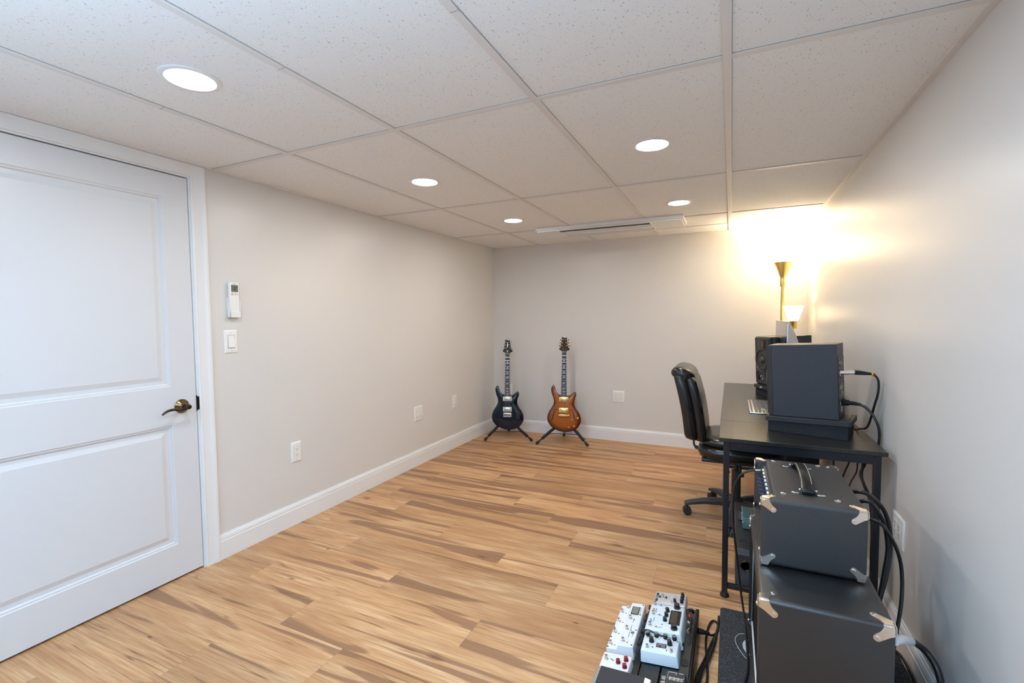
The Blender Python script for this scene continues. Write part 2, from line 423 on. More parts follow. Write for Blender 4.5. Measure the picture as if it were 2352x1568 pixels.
# door casing and jamb
CP = [(0, 0), (0, .009), (.004, .012), (.009, .012), (.012, .0105), (.040, .0125), (.052, .016), (.056, .018), (.066, .018), (.066, 0)]
b = MB()
y1, y0, zt = DY1+.008, DY0-.008, DZ+.008
def cs(fy, fz): return [(h, fy(d), min(fz(d), H-.0005)) for d, h in CP]
b.loft([cs(lambda d: y1+d, lambda d: 0), cs(lambda d: y1+d, lambda d: zt+d), cs(lambda d: y0-d, lambda d: zt+d), cs(lambda d: y0-d, lambda d: 0)])
struct(b.obj('trim_1', M_trim, sharp=20))
b = MB()   # jamb lining, door stop behind the slab
b.box(-.119, .001, DY1, DY1+.0083, 0, DZ+.0083); b.box(-.119, .001, DY0-.0083, DY0, 0, DZ+.0083); b.box(-.119, .001, DY0, DY1, DZ, DZ+.0083)
b.box(-.118, -.045, DY1-.012, DY1+.001, 0, DZ); b.box(-.118, -.045, DY0-.001, DY0+.012, 0, DZ); b.box(-.118, -.045, DY0+.012, DY1-.012, DZ-.012, DZ+.001)
struct(b.obj('trim_2', M_trim))
# slab with two recessed, raised-field panels
door = thing('door_1', 'white two panel interior door with a dark bronze lever', 'door', (0, (DY0+DY1)/2, .01)); door['kind'] = 'structure'
sy0, sy1, sz0, sz1 = DY0+.004, 1.4338, .010, 1.9335
py0, py1 = sy0+.108, 1.322
PN = [(.935, 1.824), (.172, .750)]
b = MB(); fx = -.002
def fq(ya, yb, za, zb): b.add([(fx, ya, za), (fx, yb, za), (fx, yb, zb), (fx, ya, zb)], [(0, 1, 2, 3)])
fq(sy0, py0, sz0, sz1); fq(py1, sy1, sz0, sz1); fq(py0, py1, sz0, PN[1][0]); fq(py0, py1, PN[1][1], PN[0][0]); fq(py0, py1, PN[0][1], sz1)
for za, zb in PN:
    rings = []
    for ins, dep in ((0, 0), (.003, -.0035), (.010, -.0045), (.014, -.0105), (.030, -.0105), (.050, -.0045)):
        x = fx+dep; rings.append([(x, py0+ins, za+ins), (x, py1-ins, za+ins), (x, py1-ins, zb-ins), (x, py0+ins, zb-ins)])
    b.loft(rings, cap=False); r = rings[-1]; b.add(r, [(0, 1, 2, 3)])
bx = -.038
b.add([(fx, sy0, sz0), (fx, sy1, sz0), (fx, sy1, sz1), (fx, sy0, sz1), (bx, sy0, sz0), (bx, sy1, sz0), (bx, sy1, sz1), (bx, sy0, sz1)],
      [(0, 4, 5, 1), (1, 5, 6, 2), (2, 6, 7, 3), (3, 7, 4, 0), (4, 7, 6, 5)])
b.obj('slab', M_door, door, world=True, sharp=12)
ky, kz = 1.365, .835
Mx = Matrix.Translation((fx, ky, kz)) @ Matrix.Rotation(PI/2, 4, 'Y')     # local z -> +x
b = MB().lathe([(.033, 0), (.0335, .003), (.031, .006), (.020, .013), (.0125, .020), (.011, .024)], 32, M=Mx)
rose = b.obj('rosette', M_bronze, door, world=True, label='round bronze rosette')
b = MB(); b.lathe([(.010, .018), (.0105, .040), (.012, .046), (.0125, .058), (.010, .064), (.004, .066)], 20, M=Mx)
b.tube([(fx+.055, ky+.004, kz+.002), (fx+.056, ky-.016, kz-.006), (fx+.056, ky-.040, kz-.008), (fx+.055, ky-.066, kz-.002), (fx+.051, ky-.092, kz-.006), (fx+.046, ky-.112, kz-.020)], [.011, .0085, .0065, .006, .006, .004], 12, smooth=5)
b.obj('door_handle', M_bronze2, door, world=True, label='curved dark bronze lever handle')
b = MB(); b.prism(rrect(-.033, .033, 0, .0125, .006, 5), 0, .004, Matrix(((0, 0, 1, .0008), (0, 1, 0, DY1-.0028), (1, 0, 0, .838), (0, 0, 0, 1))))
b.box(-.03, .002, DY1-.0010, DY1+.0006, .80, .876)
b.obj('strike_plate', M_bronze2, door, world=True)

# ------------------------------------------------------------------ downlights
def make_can():
    t = thing('recessed_downlight', '', 'ceiling light', (0, 0, H), group='recessed ceiling downlights')
    b = MB().lathe([(.086, .0), (.086, -.002), (.080, -.0045), (.070, -.0045), (.067, -.002), (.067, .0)], 40, cap=False)
    b.obj('trim_ring', M_trim, t)
    b = MB().lathe([(.0672, -.0022), (.05, -.0032), (.02, -.0040), (.0005, -.0042)], 40, cap=False)
    b.obj('lens', M_can, t, label='glowing white lens'); return t
can = make_can()
def copy_tree(o, parent=None):
    c = o.copy(); COL.objects.link(c)
    if parent is not None: c.parent = parent
    for ch in o.children: copy_tree(ch, c)
    return c
spots = [(.845, .955, 'largest round downlight, in the ceiling in front of the white door'),
         (.840, 2.214, 'round downlight of the left row, second from the camera'),
         (.838, 3.397, 'round downlight nearest the back left corner, left of the ceiling cassette'),
         (2.073, 2.196, 'larger round downlight of the right row, above the desk side'),
         (2.074, 3.382, 'smaller round downlight just in front of the ceiling cassette')]
kids = list(can.children)
for i, (x, y, lb) in enumerate(spots):
    c = can if i == 0 else can.copy()
    if i:
        COL.objects.link(c)
        for k in kids:
            q = k.copy(); COL.objects.link(q); q.parent = c
    c.location = (x, y, H+.0055 if False else H+.006); c['label'] = lb

# ------------------------------------------------------------------ ceiling cassette
ac = thing('ceiling_cassette', 'long white ceiling air conditioner panel with louvre slots', 'air conditioner', (1.47, 3.945, H))
ax0, ax1, ay0, ay1 = -.60, .596, -.175, .175
b = MB(); b.prism(rrect(ax0, ax1, ay0, ay1, .012, 4), -.022, .0055); b.prism(rrect(ax0+.012, ax1-.012, ay0+.012, ay1-.012, .010, 4), -.032, -.0215)
b.obj('panel', M_trim, ac, bevel=.003)
b = MB(); b.box(-.385, .345, ay0+.030, ay0+.062, -.0335, -.0315); b.box(-.385, .345, .05, .128, -.0335, -.0315)
b.obj('air_slots', mat('slot_grey', (.16, .15, .14), .7), ac)
for k, (yy, tl) in enumerate(((-.100, .5), (-.070, .35), (-.03, .1))):
    m = MB(); m.rbox(-.385, .345, -.017, .017, -.003, .003, .0015, 1)
    m.obj('louvre', M_trim, ac, loc=(0, yy, -.0375), rot=(tl*.35, 0, 0))
m = MB(); m.rbox(-.385, .345, -.03, .03, -.002, .002, .001, 1); m.obj('louvre', M_trim, ac, loc=(0, .03, -.0355))
b = MB()
for k in range(4): b.box(-.38, .34, .058+k*.017, .062+k*.017, -.036, -.0325)
b.obj('return_grille', M_trim, ac)
m = MB(); m.rbox(-.003, .003, ay0+.012, .150, -.038, -.030, .001, 1); me = m.mesh('divider', M_trim)
inst('divider', me, ac, (-.390, 0, 0)); inst('divider', me, ac, (.352, 0, 0))

# ------------------------------------------------------------------ wall plates
def frame_on(wall, u, z):
    # local x = along the wall to the viewer's right, local y = out of the wall, local z = up
    if wall == 'left': return (0, u, z), R(-90)
    if wall == 'back': return (u, D, z), R(180)
    return (W, u, z), R(90)
SLOT = None
def plate(name, label, cat, wall, u, z, w, h, kinds, group=None):
    loc, rz = frame_on(wall, u, z)
    # on each wall local +y points into the room after the rotation
    t = thing(name, label, cat, loc, (0, 0, rz), group)
    b = MB(); rings = []
    for ins, y in ((0, 0), (0, .002), (.004, .0055), (.008, .006)):
        rings.append([(x, y, zz) for x, zz in rrect(-w/2+ins, w/2-ins, -h/2+ins, h/2-ins, .003, 2)])
    b.loft(rings); b.obj('cover_plate', M_plate, t)
    n = len(kinds)
    for i, k in enumerate(kinds):
        cx = (i-(n-1)/2)*.046
        if k == 'rocker':
            b = MB(); b.box(cx-.0185, cx+.0185, .0055, .0062, -.0345, .0345); b.obj('rocker_surround', mat('plate_gap', (.35, .35, .35), .6), t)
            b = MB(); b.add([(cx-.0165, .0055, -.0325), (cx+.0165, .0055, -.0325), (cx+.0165, .0055, .0325), (cx-.0165, .0055, .0325),
                             (cx-.0165, .0125, -.031), (cx+.0165, .0125, -.031), (cx+.0165, .0075, .0325), (cx-.0165, .0075, .0325)],
                            [(0, 1, 5, 4), (1, 2, 6, 5), (2, 3, 7, 6), (3, 0, 4, 7), (4, 5, 6, 7), (3, 2, 1, 0)]); b.obj('rocker', M_plate, t, bevel=.001)
        elif k in ('duplex', 'data', 'blank'):
            b = MB(); b.box(cx-.0178, cx+.0178, .0055, .0061, -.0345, .0345); b.obj('insert_gap', MATS.get('plate_gap') or mat('plate_gap', (.35, .35, .35), .6), t)
            b = MB(); b.rbox(cx-.0167, cx+.0167, .004, .0078, -.0334, .0334, .0008, 1); ins = b.obj('insert', M_plate, t)
            b = MB()
            if k == 'duplex':
                for s in (1, -1):
                    zc = s*.0165
                    for dx, hh in ((-.0058, .0040), (.0058, .0034)): b.box(cx+dx-.0012, cx+dx+.0012, .0074, .0081, zc+.0035-hh, zc+.0035+hh)
                    b.cyl((cx, .0074, zc-.0082), (cx, .0081, zc-.0082), .0026, n=10)
                b.obj('slots', M_dark, ins)
            elif k == 'data':
                for s in (.010, -.016): MB().cyl((cx, .0074, s), (cx, .0081, s), .003, n=10).obj('port', mat('port_grey', (.16, .15, .14), .5), ins)
                MB().box(cx-.011, cx+.011, .0076, .0080, -.029, -.0265).obj('release_tab', MATS['port_grey'], ins)
            else:
                MB().cyl((cx, .0074, .006), (cx, .0081, .006), .0028, n=10).obj('port', mat('port_grey', (.16, .15, .14), .5), ins); MB().box(cx-.010, cx+.010, .0076, .0080, -.027, -.025).obj('release_tab', MATS['port_grey'], ins)
        for s in (1, -1):
            sm = MB().cyl((cx, .0055, s*.0485), (cx, .0067, s*.0485), .0028, n=10)
            sm.obj('screw', mat('screw_white', (.62, .62, .62), .35), t)
    return t
plate('light_switch', 'white rocker light switch plate beside the door casing', 'light switch', 'left', 1.6215, 1.134, .073, .122, ['rocker'])
plate('wall_outlet', 'single white duplex outlet low on left wall, nearest the door', 'outlet', 'left', 2.0075, .440, .073, .124, ['duplex'])
plate('data_outlet', 'double width white plate with data ports low on left wall', 'wall plate', 'left', 3.2485, .440, .116, .124, ['data', 'data'])
plate('coax_outlet', 'narrow white single plate on left wall nearest the back corner', 'wall plate', 'left', 3.8265, .445, .073, .124, ['blank'])
plate('wall_outlet', 'square white four socket outlet on back wall right of the sunburst guitar', 'outlet', 'back', 1.392, .447, .118, .116, ['duplex', 'duplex'])
plate('wall_outlet', 'white outlet plate half hidden behind the dark blue guitar neck', 'outlet', 'back', .183, .450, .073, .122, ['duplex'])
plate('wall_outlet', 'double white outlet on right wall behind the amplifier cables', 'outlet', 'right', 2.178, .436, .130, .114, ['duplex', 'duplex'])

# remote control in its wall holder
loc, rz = frame_on('left', 1.639, 1.26)
rh = thing('remote_holder', 'white wall cradle holding the remote, above the light switch', 'holder', loc, (0, 0, rz))
b = MB(); b.box(-.029, .029, .0, .003, .0, .105); b.box(-.029, -.026, .0, .027, .0, .085); b.box(.026, .029, .0, .027, .0, .05); b.box(-.029, .029, .0, .027, -.0, .003); b.box(-.029, .029, .0245, .027, .0, .033)
b.obj('cradle', M_plate, rh, bevel=.001)
rc = thing('remote_control', 'white handheld remote with grey display, slotted in the wall cradle', 'remote control', loc, (0, 0, rz))
b = MB(); b.rbox(-.0255, .0255, .0032, .0238, .0035, .186, .004, 3); b.obj('case', M_plate, rc)
b = MB(); b.box(-.019, .019, .0236, .0242, .135, .172); lc = b.obj('display', M_lcd, rc, label='grey liquid crystal display')
b = MB()
for seg in ((-.012, -.006, .160, .162), (-.0075, -.006, .146, .162), (-.003, .003, .160, .162), (-.003, .003, .145, .147), (-.003, -.0015, .145, .162), (.0015, .003, .145, .162), (.007, .015, .152, .1535), (.007, .013, .160, .1612), (-.014, -.004, .139, .140)):
    b.box(seg[0], seg[1], .0241, .0245, seg[2], seg[3])
b.obj('digits', M_dark, lc)
b = MB()
for x0, x1, z in ((-.010, .010, .178), (-.015, -.012, .1285), (-.009, .002, .1285), (.008, .021, .1285), (-.021, -.008, .121), (-.005, .004, .121)): b.box(x0, x1, .0236, .0240, z-.0011, z+.0011)
b.obj('printed_marks', mat('grey_ink', (.12, .12, .13), .5), rc)
MB().box(.008, .020, .0236, .0243, .118, .1235).obj('amber_button', M_orange, rc)
MB().rbox(-.0225, .0225, .0230, .0246, .012, .114, .001, 1).obj('sliding_cover', M_plate, rc)

# ------------------------------------------------------------------ guitars
OUT = [(690,1110),(620,1105),(560,1090),(500,1066),(450,1040),(410,1010),(380,975),(350,935),(335,895),(326,860),(325,825),(328,795),(337,755),(352,715),(372,675),(395,640),(420,605),(443,560),(456,525),(461,490),(455,440),(445,410),(433,375),(420,342),(407,295),(400,250),(403,215),(414,182),(430,163),(446,155),(460,160),(472,180),(480,215),(488,245),(505,280),(522,305),(545,327),(570,342),(600,352),
       (735,358),(765,358),(795,350),(825,330),(845,308),(865,288),(885,281),(902,286),(914,302),(922,330),(919,358),(912,382),(898,415),(886,450),(880,485),(881,520),(888,555),(905,600),(925,635),(950,668),(975,702),(996,740),(1010,775),(1020,815),(1023,850),(1018,900),(1007,935),(990,970),(968,1003),(940,1032),(905,1058),(860,1080),(810,1098),(750,1108)]
K = .000474
def gp(u, v): return ((u-668)*K, (1110-v)*K)
BODY = [gp(u, v) for u, v in OUT]
def hp(u, v):      # headstock crop, other scale
    return ((u-595)*.000446, (990.4-(760+v/9.8))*.00437)
HEADP = [hp(u, v) for u, v in [(548, 500), (530, 462), (512, 425), (508, 392), (517, 350), (527, 300), (534, 250), (540, 205), (537, 148), (556, 165), (585, 176), (618, 178), (650, 170), (652, 215), (660, 280), (668, 330), (680, 380), (684, 405), (676, 432), (660, 465), (645, 500)]]
def guitar(name, label, loc, rz, tilt, kind):
    t = thing(name, label, 'guitar', loc, (-tilt, 0, rz))
    # local: x right, y towards the wall, z up the neck, top face at y = 0
    mb, side = (M_guitarblue, M_guitarblue) if kind == 'blue' else (M_burst, M_burst)
    b = MB(); c = (0, .205); n = len(BODY)
    rings = []; rim = []
    for sc, y, rv in ((.985, .048, 1.05), (1, .044, 1.05), (1, .004, 1.0), (.985, .0, 1.0), (.955, -.0005, .92), (.90, -.0022, .80), (.84, -.0050, .66), (.77, -.0075, .5), (.5, -.0100, .25), (.02, -.0105, 0)):
        rings.append([(c[0]+(x-c[0])*sc, y, c[1]+(z-c[1])*sc) for x, z in BODY]); rim += [rv]*n
    b.loft(rings)
    me = b.mesh('body', [mb], 50)
    u = me.uv_layers.new(name='rim')
    for l in me.loops: u.data[l.index].uv = (rim[l.vertex_index], .5)
    body = bpy.data.objects.new('body', me); COL.objects.link(body); body.parent = t
    zb, zn = (1110-352)*K-.02, .784           # neck joint, nut
    wj, wn = .0285, .0215
    def neckw(z): return wn+(wj-wn)*(zn-z)/(zn-zb)
    b = MB()
    for_z = [zb-.03, zn+.002]
    b.loft([[(-neckw(z)*s, yy, z) for s, yy in ((1, -.006), (-1, -.006), (-.85, .012), (-.3, .020), (.3, .020), (.85, .012))] for z in for_z])
    b.obj('neck', M_neck if kind != 'blue' else M_neck, t)
    b = MB(); zz0 = (1110-372)*K-.004
    b.loft([[(-neckw(z), -.0065, z), (neckw(z), -.0065, z), (neckw(z)*.97, -.0125, z), (-neckw(z)*.97, -.0125, z)] for z in (zz0, zn)])
    fb = b.obj('fretboard', M_rosewood if kind == 'blue' else M_ebony, t)
    scale_len = .635; zbr = zn-.635
    for f in range(1, 23):
        z = zn-scale_len*(1-2**(-f/12))
        if z > zz0+.002:
            w = neckw(z)*.98; MB().box(-w, w, -.0134, -.0122, z-.0007, z+.0007).obj('fret', M_chrome, fb)
    for f in (3, 5, 7, 9, 12, 15, 17, 19, 21):
        za = zn-scale_len*(1-2**(-f/12)); zc = zn-scale_len*(1-2**(-(f-1)/12)); z = (za+zc)/2; h = (zc-za)*.36; w = neckw(z)*.62
        q = (-1)**f
        b = MB(); b.prism([(-w, 0), (-w*.3, -h*.3), (-w*.1, -h), (w*.25, -h*.45), (w, h*.2*q+h*.3), (w*.35, h*.1), (w*.1, h), (-w*.2, h*.25)], 0, .0007,
                Matrix(((1, 0, 0, 0), (0, 0, -1, -.0122), (0, 1, 0, z), (0, 0, 0, 1)))); b.obj('inlay', M_pearl, fb)
    MB().box(-wn, wn, -.0145, -.004, zn, zn+.004).obj('nut', mat('bone', (.6, .58, .5), .4), t)
    Mh = Matrix(((1, 0, 0, 0), (0, math.sin(R(8)), 1, .0), (0, 1, 0, 0), (0, 0, 0, 1)))
    b = MB(); rr = []
    for yy in (-.008, .007): rr.append([(x, yy+(z-.79)*.13, z) for x, z in HEADP])
    b.loft(rr); head = b.obj('headstock', M_headblack if kind == 'blue' else M_headwood, t, sharp=30)
    if kind == 'blue':      # sweeping pale eagle-like inlay on the headstock
        b = MB()
        for poly in ([(-.003, .9), (.004, .912), (.003, .893), (.009, .880), (.002, .868), (.006, .852), (-.003, .858), (-.010, .846), (-.005, .868)], [(-.016, .846), (-.006, .842), (-.012, .836)], [(-.004, .82), (.004, .822), (.002, .80), (-.002, .80)]):
            b.loft([[(x, y+(z-.79)*.13, z) for x, z in poly] for y in (-.0090, -.0078)])
        b.obj('headstock_inlay', M_pearl, head)
    hw = M_chrome if kind == 'blue' else M_gold
    btn = M_chrome if kind == 'blue' else M_ebony
    mp = MB(); mp.lathe([(.005, .0), (.005, .003), (.003, .004), (.0028, .011), (.0001, .0115)], 12, M=Matrix.Rotation(PI/2, 4, 'X')); mpost = mp.mesh('tuner_post', hw)
    mt = MB(); mt.tube([(0, 0, 0), (.010, 0, 0)], .002, 8); mt.sphere((.0145, 0, 0), (.0045, .004, .0075 if kind != 'blue' else .0055), 8); mbtn = mt.mesh('tuner_button', btn)
    for v, xl, xr in ((222, 540, 652), (290, 529, 662), (358, 515, 676)):
        for s, xe in ((-1, xl), (1, xr)):
            x, z = hp(xe, v); yy = (z-.79)*.13
            p = inst('tuner_post', mpost, head, (x-s*.011, yy-.008, z)); inst('tuner_button', mbtn, head, (x-s*.002, yy+.004, z), (0, 0, 0 if s > 0 else PI))
    # pickups with rings
    ring = mat('cream_ring', (.62, .55, .40), .35) if kind == 'blue' else M_gold
    cover = mat('nickel_cover', (.66, .70, .74), .16, metal=1) if kind == 'blue' else M_gold
    for v0, v1 in ((388, 488), (614, 718)):
        z0, z1 = (1110-v1)*K, (1110-v0)*K; hwid = .046
        b = MB(); b.rbox(-hwid, hwid, -.0185, -.006, z0, z1, .003, 2); rg = b.obj('pickup_ring', ring, t)
        b = MB(); b.rbox(-hwid*.74, hwid*.74, -.0225, -.012, z0+.006, z1-.006, .003, 2); pc = b.obj('pickup_cover', cover, rg)
        b = MB()
        for k in range(6): b.cyl((-.025+k*.01, -.0235, (z0+z1)/2+.007), (-.025+k*.01, -.0222, (z0+z1)/2+.007), .0022, n=8)
        b.obj('pole_screws', hw, rg)
    # bridge
    if kind == 'blue':
        z0, z1 = (1110-830)*K, (1110-738)*K
        b = MB(); b.rbox(-.040, .044, -.022, -.008, z0, z1, .003, 2); br = b.obj('bridge', mat('nickel_bridge', (.72, .66, .58), .25, metal=1), t)
        b = MB()
        for k in range(6): b.rbox(-.033+k*.0115, -.0245+k*.0115, -.029, -.021, z0+.008, z0+.031, .0015, 1)
        b.obj('saddles', mat('aged_saddle', (.28, .19, .11), .35, metal=1), br)
        b = MB(); b.rbox(-.041, .043, -.0235, -.021, z0-.001, z0+.006, .001, 1); b.rbox(-.041, .043, -.0235, -.021, z1-.007, z1, .001, 1); b.obj('bridge_edges', M_nickel, br)
    else:
        z0, z1 = (1110-800)*K, (1110-742)*K
        b = MB(); b.rbox(-.046, .050, -.024, -.010, z0+.002, z1-.002, .006, 3); b.sphere((-.044, -.018, (z0+z1)/2), .012, 8); b.sphere((.048, -.018, (z0+z1)/2+.002), .012, 8); br = b.obj('bridge', M_gold, t)
        b = MB()
        for k in range(6): b.rbox(-.031+k*.0115, -.0235+k*.0115, -.029, -.022, z0+.008, z1-.006, .001, 1)
        b.obj('saddles', M_gold, br)
    # strings
    b = MB()
    for k in range(6):
        s = -1+2*k/5
        b.tube([(.026*s, -.029, zbr+.004), (wn*.82*s, -.0155, zn+.004), (.0155*(1 if s > 0 else -1)*(.85 if abs(s) < .7 else 1), -.0145, zn+.02+.012*(k % 3))], .0004 if k > 2 else .0006, 4)
    b.obj('strings', mat('string_steel', (.45, .43, .40), .35, metal=1), t)
    # controls
    if kind == 'blue':
        ks = [(833, 705), (890, 890), (770, 950)]; km = M_headblack
    else:
        ks = [(842, 855), (885, 985), (775, 1005)]; km = M_amber
    kb = MB().lathe([(.0125, 0), (.0125, .003), (.0105, .005), (.0095, .015), (.0085, .0165), (.0003, .0168)], 20, M=Matrix.Rotation(PI/2, 4, 'X')); kme = kb.mesh('control_knob', km)
    for u_, v_ in ks:
        x, z = gp(u_, v_); inst('control_knob', kme, t, (x, -.003, z))
    sw = MB().lathe([(.006, 0), (.006, .004), (.003, .005), (.0025, .014), (.0001, .015)], 12, M=Matrix.Rotation(PI/2, 4, 'X')); sme = sw.mesh('toggle_switch', hw)
    x, z = gp(*((862, 715) if kind == 'blue' else (810, 932))); inst('toggle_switch', sme, t, (x, -.003, z))
    if kind != 'blue':
        x, z = gp(958, 820); inst('toggle_switch', sme, t, (x, -.001, z), scale=(1.4, 1.4, 1.4))
        # f-holes
        for pts in ([(525, 655), (512, 642), (492, 645), (478, 665), (470, 700), (458, 745), (448, 790), (438, 835), (425, 868), (405, 885), (390, 880)],
                    [(805, 655), (820, 640), (843, 648), (858, 680), (868, 720), (880, 765), (892, 805), (908, 850), (920, 880), (935, 895), (945, 890)]):
            wid = [.0045, .004, .0032, .003, .0038, .0048, .0048, .0038, .003, .0032, .0045]
            P = [gp(*p) for p in pts]; b = MB(); L_, R_ = [], []
            for i, (x, z) in enumerate(P):
                a = P[max(i-1, 0)]; c2 = P[min(i+1, len(P)-1)]; dx, dz = c2[0]-a[0], c2[1]-a[1]; l = math.hypot(dx, dz); nx, nz = -dz/l*wid[i]*.8, dx/l*wid[i]*.8
                L_.append((x+nx, z+nz)); R_.append((x-nx, z-nz))
            poly = L_+R_[::-1]
            b.loft([[(x, y, z) for x, z in poly] for y in (-.0112, .004)]); b.obj('f_hole', mat('f_hole_dark', (.02, .012, .01), .8), body)
    b = MB().lathe([(.004, 0), (.003, .006), (.0065, .010), (.0065, .013), (.0001, .0135)], 12); me = b.mesh('strap_button', hw)
    x, z = BODY[29]; inst('strap_button', me, t, (x, .022, z-.002)); inst('strap_button', me, t, (.0, .022, .0), (PI, 0, 0))
    return t
def stand(label, loc, rz, fl, fr, fb, zc, tilt):
    # local frame shared with the guitar above it: x right, y to the wall
    t = thing('guitar_stand', label, 'guitar stand', loc, (0, 0, rz), 'folding guitar stands')
    hub = Vector((0, .135, .205))
    for f in (fl, fr):
        f = Vector((f[0], f[1], .012)); s = 1 if f.x > 0 else -1
        cr = Vector((s*.128, -.005, zc)); d = hub-cr
        b = MB(); p1 = f+(cr-f)*.38; b.tube([p1, cr, cr+d*.55, cr+d*.97], [.0145, .0145, .0145, .013], 14); leg = b.obj('leg', M_rubber, t)
        b = MB(); q = f+(cr-f)*.05; b.tube([q, f+(cr-f)*.42], .0075, 10); b.obj('inner_tube', M_blackm, leg)
        b = MB(); u = (cr-f).normalized(); b.tube([f-u*.004, f+u*.006, f+u*.022, f+u*.045], [.006, .0145, .0135, .008], 12); b.obj('rubber_foot', M_rubber, leg)
    f = Vector((fb[0], fb[1], .012)); b = MB(); b.tube([hub+Vector((0, .005, 0)), f+(hub-f)*.08], .009, 10); leg = b.obj('leg', M_blackm, t)
    b = MB(); u = (hub-f).normalized(); b.tube([f-u*.004, f+u*.006, f+u*.022, f+u*.05], [.006, .0145, .0135, .009], 12); b.obj('rubber_foot', M_rubber, leg)
    b = MB(); zb = zc-.022; b.tube([(-.155, -.012, zb), (.155, -.012, zb)], .0042, 8); b.obj('crossbar', M_blackm, t)
    b = MB(); b.tube([hub+Vector((0, .0, .02)), (0, .150, .83)], .008, 12); b.tube([hub-Vector((0, 0, .03)), hub+Vector((0, 0, .05))], .015, 12); b.obj('pole', M_blackm, t)
    hy = math.sin(tilt)*(.815)+.012
    b = MB(); b.tube([(0, .150, .83), (0, .145, .862), (0, hy+.052, zc+.80-.02)], .008, 10, smooth=3)
    zy = zc+.815*math.cos(tilt)-.012
    for s in (-1, 1):
        b.tube([(0, hy+.052, zy-.01), (s*.026, hy+.048, zy-.004), (s*.040, hy+.02, zy+.004), (s*.039, hy-.008, zy+.010)], [.010, .011, .012, .010], 10, smooth=3)
    b.obj('yoke', M_rubber, t)
    return t
rb, rg = R(21), R(14)
tilt = R(8)
guitar('electric_guitar', 'dark blue electric guitar with chrome hardware, left of the pair', (.322, 4.325, .089), rb, tilt, 'blue')
stand('black folding stand under the dark blue guitar, nearest the left corner', (.322, 4.325, 0), rb, (-.222, -.125), (.258, -.125), (-.008, .262), .094, tilt)
guitar('electric_guitar', 'amber sunburst electric guitar with f holes and gold hardware', (.928, 4.335, .121), rg, tilt, 'gold')
stand('black folding stand under the amber sunburst guitar', (.928, 4.335, 0), rg, (-.262, -.065), (.238, -.065), (-.02, .29), .126, tilt)

# ------------------------------------------------------------------ floor lamp
lx, ly = 2.777, 4.40
lamp = thing('floor_lamp', 'tall brass torchiere floor lamp with glowing bowl and side light', 'floor lamp', (lx, ly, 0))
MB().lathe([(.13, 0), (.13, .012), (.12, .02), (.05, .028), (.02, .04), (.014, .05)], 40).obj('base', M_brass, lamp)
MB().lathe([(.0125, .045), (.0125, 1.5)], 20).obj('pole', M_brass, lamp)
MB().lathe([(.018, 1.475), (.019, 1.50), (.019, 1.535), (.017, 1.54), (.020, 1.555), (.066, 1.668), (.066, 1.672), (.060, 1.672)], 32).obj('cone', M_brass, lamp)
MB().lathe([(.058, 1.667), (.075, 1.690), (.125, 1.755), (.160, 1.815), (.1575, 1.816), (.122, 1.758), (.072, 1.694), (.050, 1.674)], 40, cap=False).obj('lamp_shade', M_shade, lamp, label='large glowing frosted glass bowl')
b = MB(); b.lathe([(.012, 1.672), (.013, 1.70)], 12); b.obj('bulb_socket', M_trim, lamp)
rx, ry = .075, -.045
b = MB(); b.tube([(0, 0, 1.10), (.02, -.012, 1.085), (.055, -.033, 1.095), (rx, ry, 1.135)], .006, 10, smooth=4); b.sphere((0, 0, 1.10), .017, 8); b.obj('side_arm', M_brass, lamp)
b = MB(); b.lathe([(.008, 1.135), (.024, 1.138), (.0245, 1.185), (.028, 1.19), (.028, 1.198), (.01, 1.199)], 24, c=(rx, ry, 0)); b.tube([(rx, ry-.02, 1.138), (rx, ry-.02, 1.122)], .005, 8); b.obj('side_socket', M_brass, lamp)
MB().lathe([(.026, 1.195), (.036, 1.205), (.074, 1.318), (.0725, 1.3185), (.034, 1.208), (.02, 1.199)], 32, c=(rx, ry, 0), cap=False).obj('side_shade', M_shade2, lamp, label='small glowing white cone shade')

# ------------------------------------------------------------------ desk
dx0, dx1, dy0, dy1, dz = 2.360, 2.957, 2.220, 4.070, .715
desk = thing('desk', 'long black desk with woodgrain top and thin square steel legs', 'desk', (2.66, 3.14, 0))
b = MB(); b.rbox(dx0, dx1, dy0, 2.5995, dz-.017, dz, .0015, 1); b.rbox(dx0, dx1, 2.6005, dy1, dz-.017, dz, .0015, 1)
b.obj('desktop', M_desk, desk, world=True)
lw = .024; lxs = (2.379, 2.914)
for yy in (dy0+.006, dy1-.006-lw):
    for xx in lxs:
        b = MB(); b.rbox(xx, xx+lw, yy, yy+lw, .014, dz-.017, .002, 1); leg = b.obj('leg', M_blackm, desk, world=True)
        MB().lathe([(.013, .0), (.0185, .002), (.0185, .010), (.014, .016), (.012, .022)], 16, c=(xx+lw/2, yy+lw/2, 0)).obj('foot', M_rubber, leg, world=True)
        for zz in (dz-.017-.010, dz-.017-.026):
            b = MB(); b.sphere((xx+lw/2, yy-.0005, zz), (.0028, .0018, .0028), 6); b.obj('bolt', M_blackm, leg, world=True)
    b = MB(); b.box(lxs[0]+lw, lxs[1], yy+.003, yy+lw-.003, dz-.017-.036, dz-.017)
    ap = b.obj('apron_rail', M_blackm, desk, world=True, bevel=.001)
    for xx in (2.447, 2.812):
        b = MB(); b.lathe([(.0055, 0), (.0055, .0015), (.003, .0022), (.0028, .0012), (.0001, .001)], 12, M=Matrix.Translation((xx, yy+.003, dz-.034)) @ Matrix.Rotation(PI/2, 4, 'X')); b.obj('bolt', mat('dark_bolt', (.05, .05, .055), .3, metal=.8), ap, world=True)
    b = MB(); b.rbox(lxs[0]+lw, lxs[1], yy+.003, yy+lw-.003, .040, .062, .002, 1); b.obj('lower_rail', M_blackm, desk, world=True)
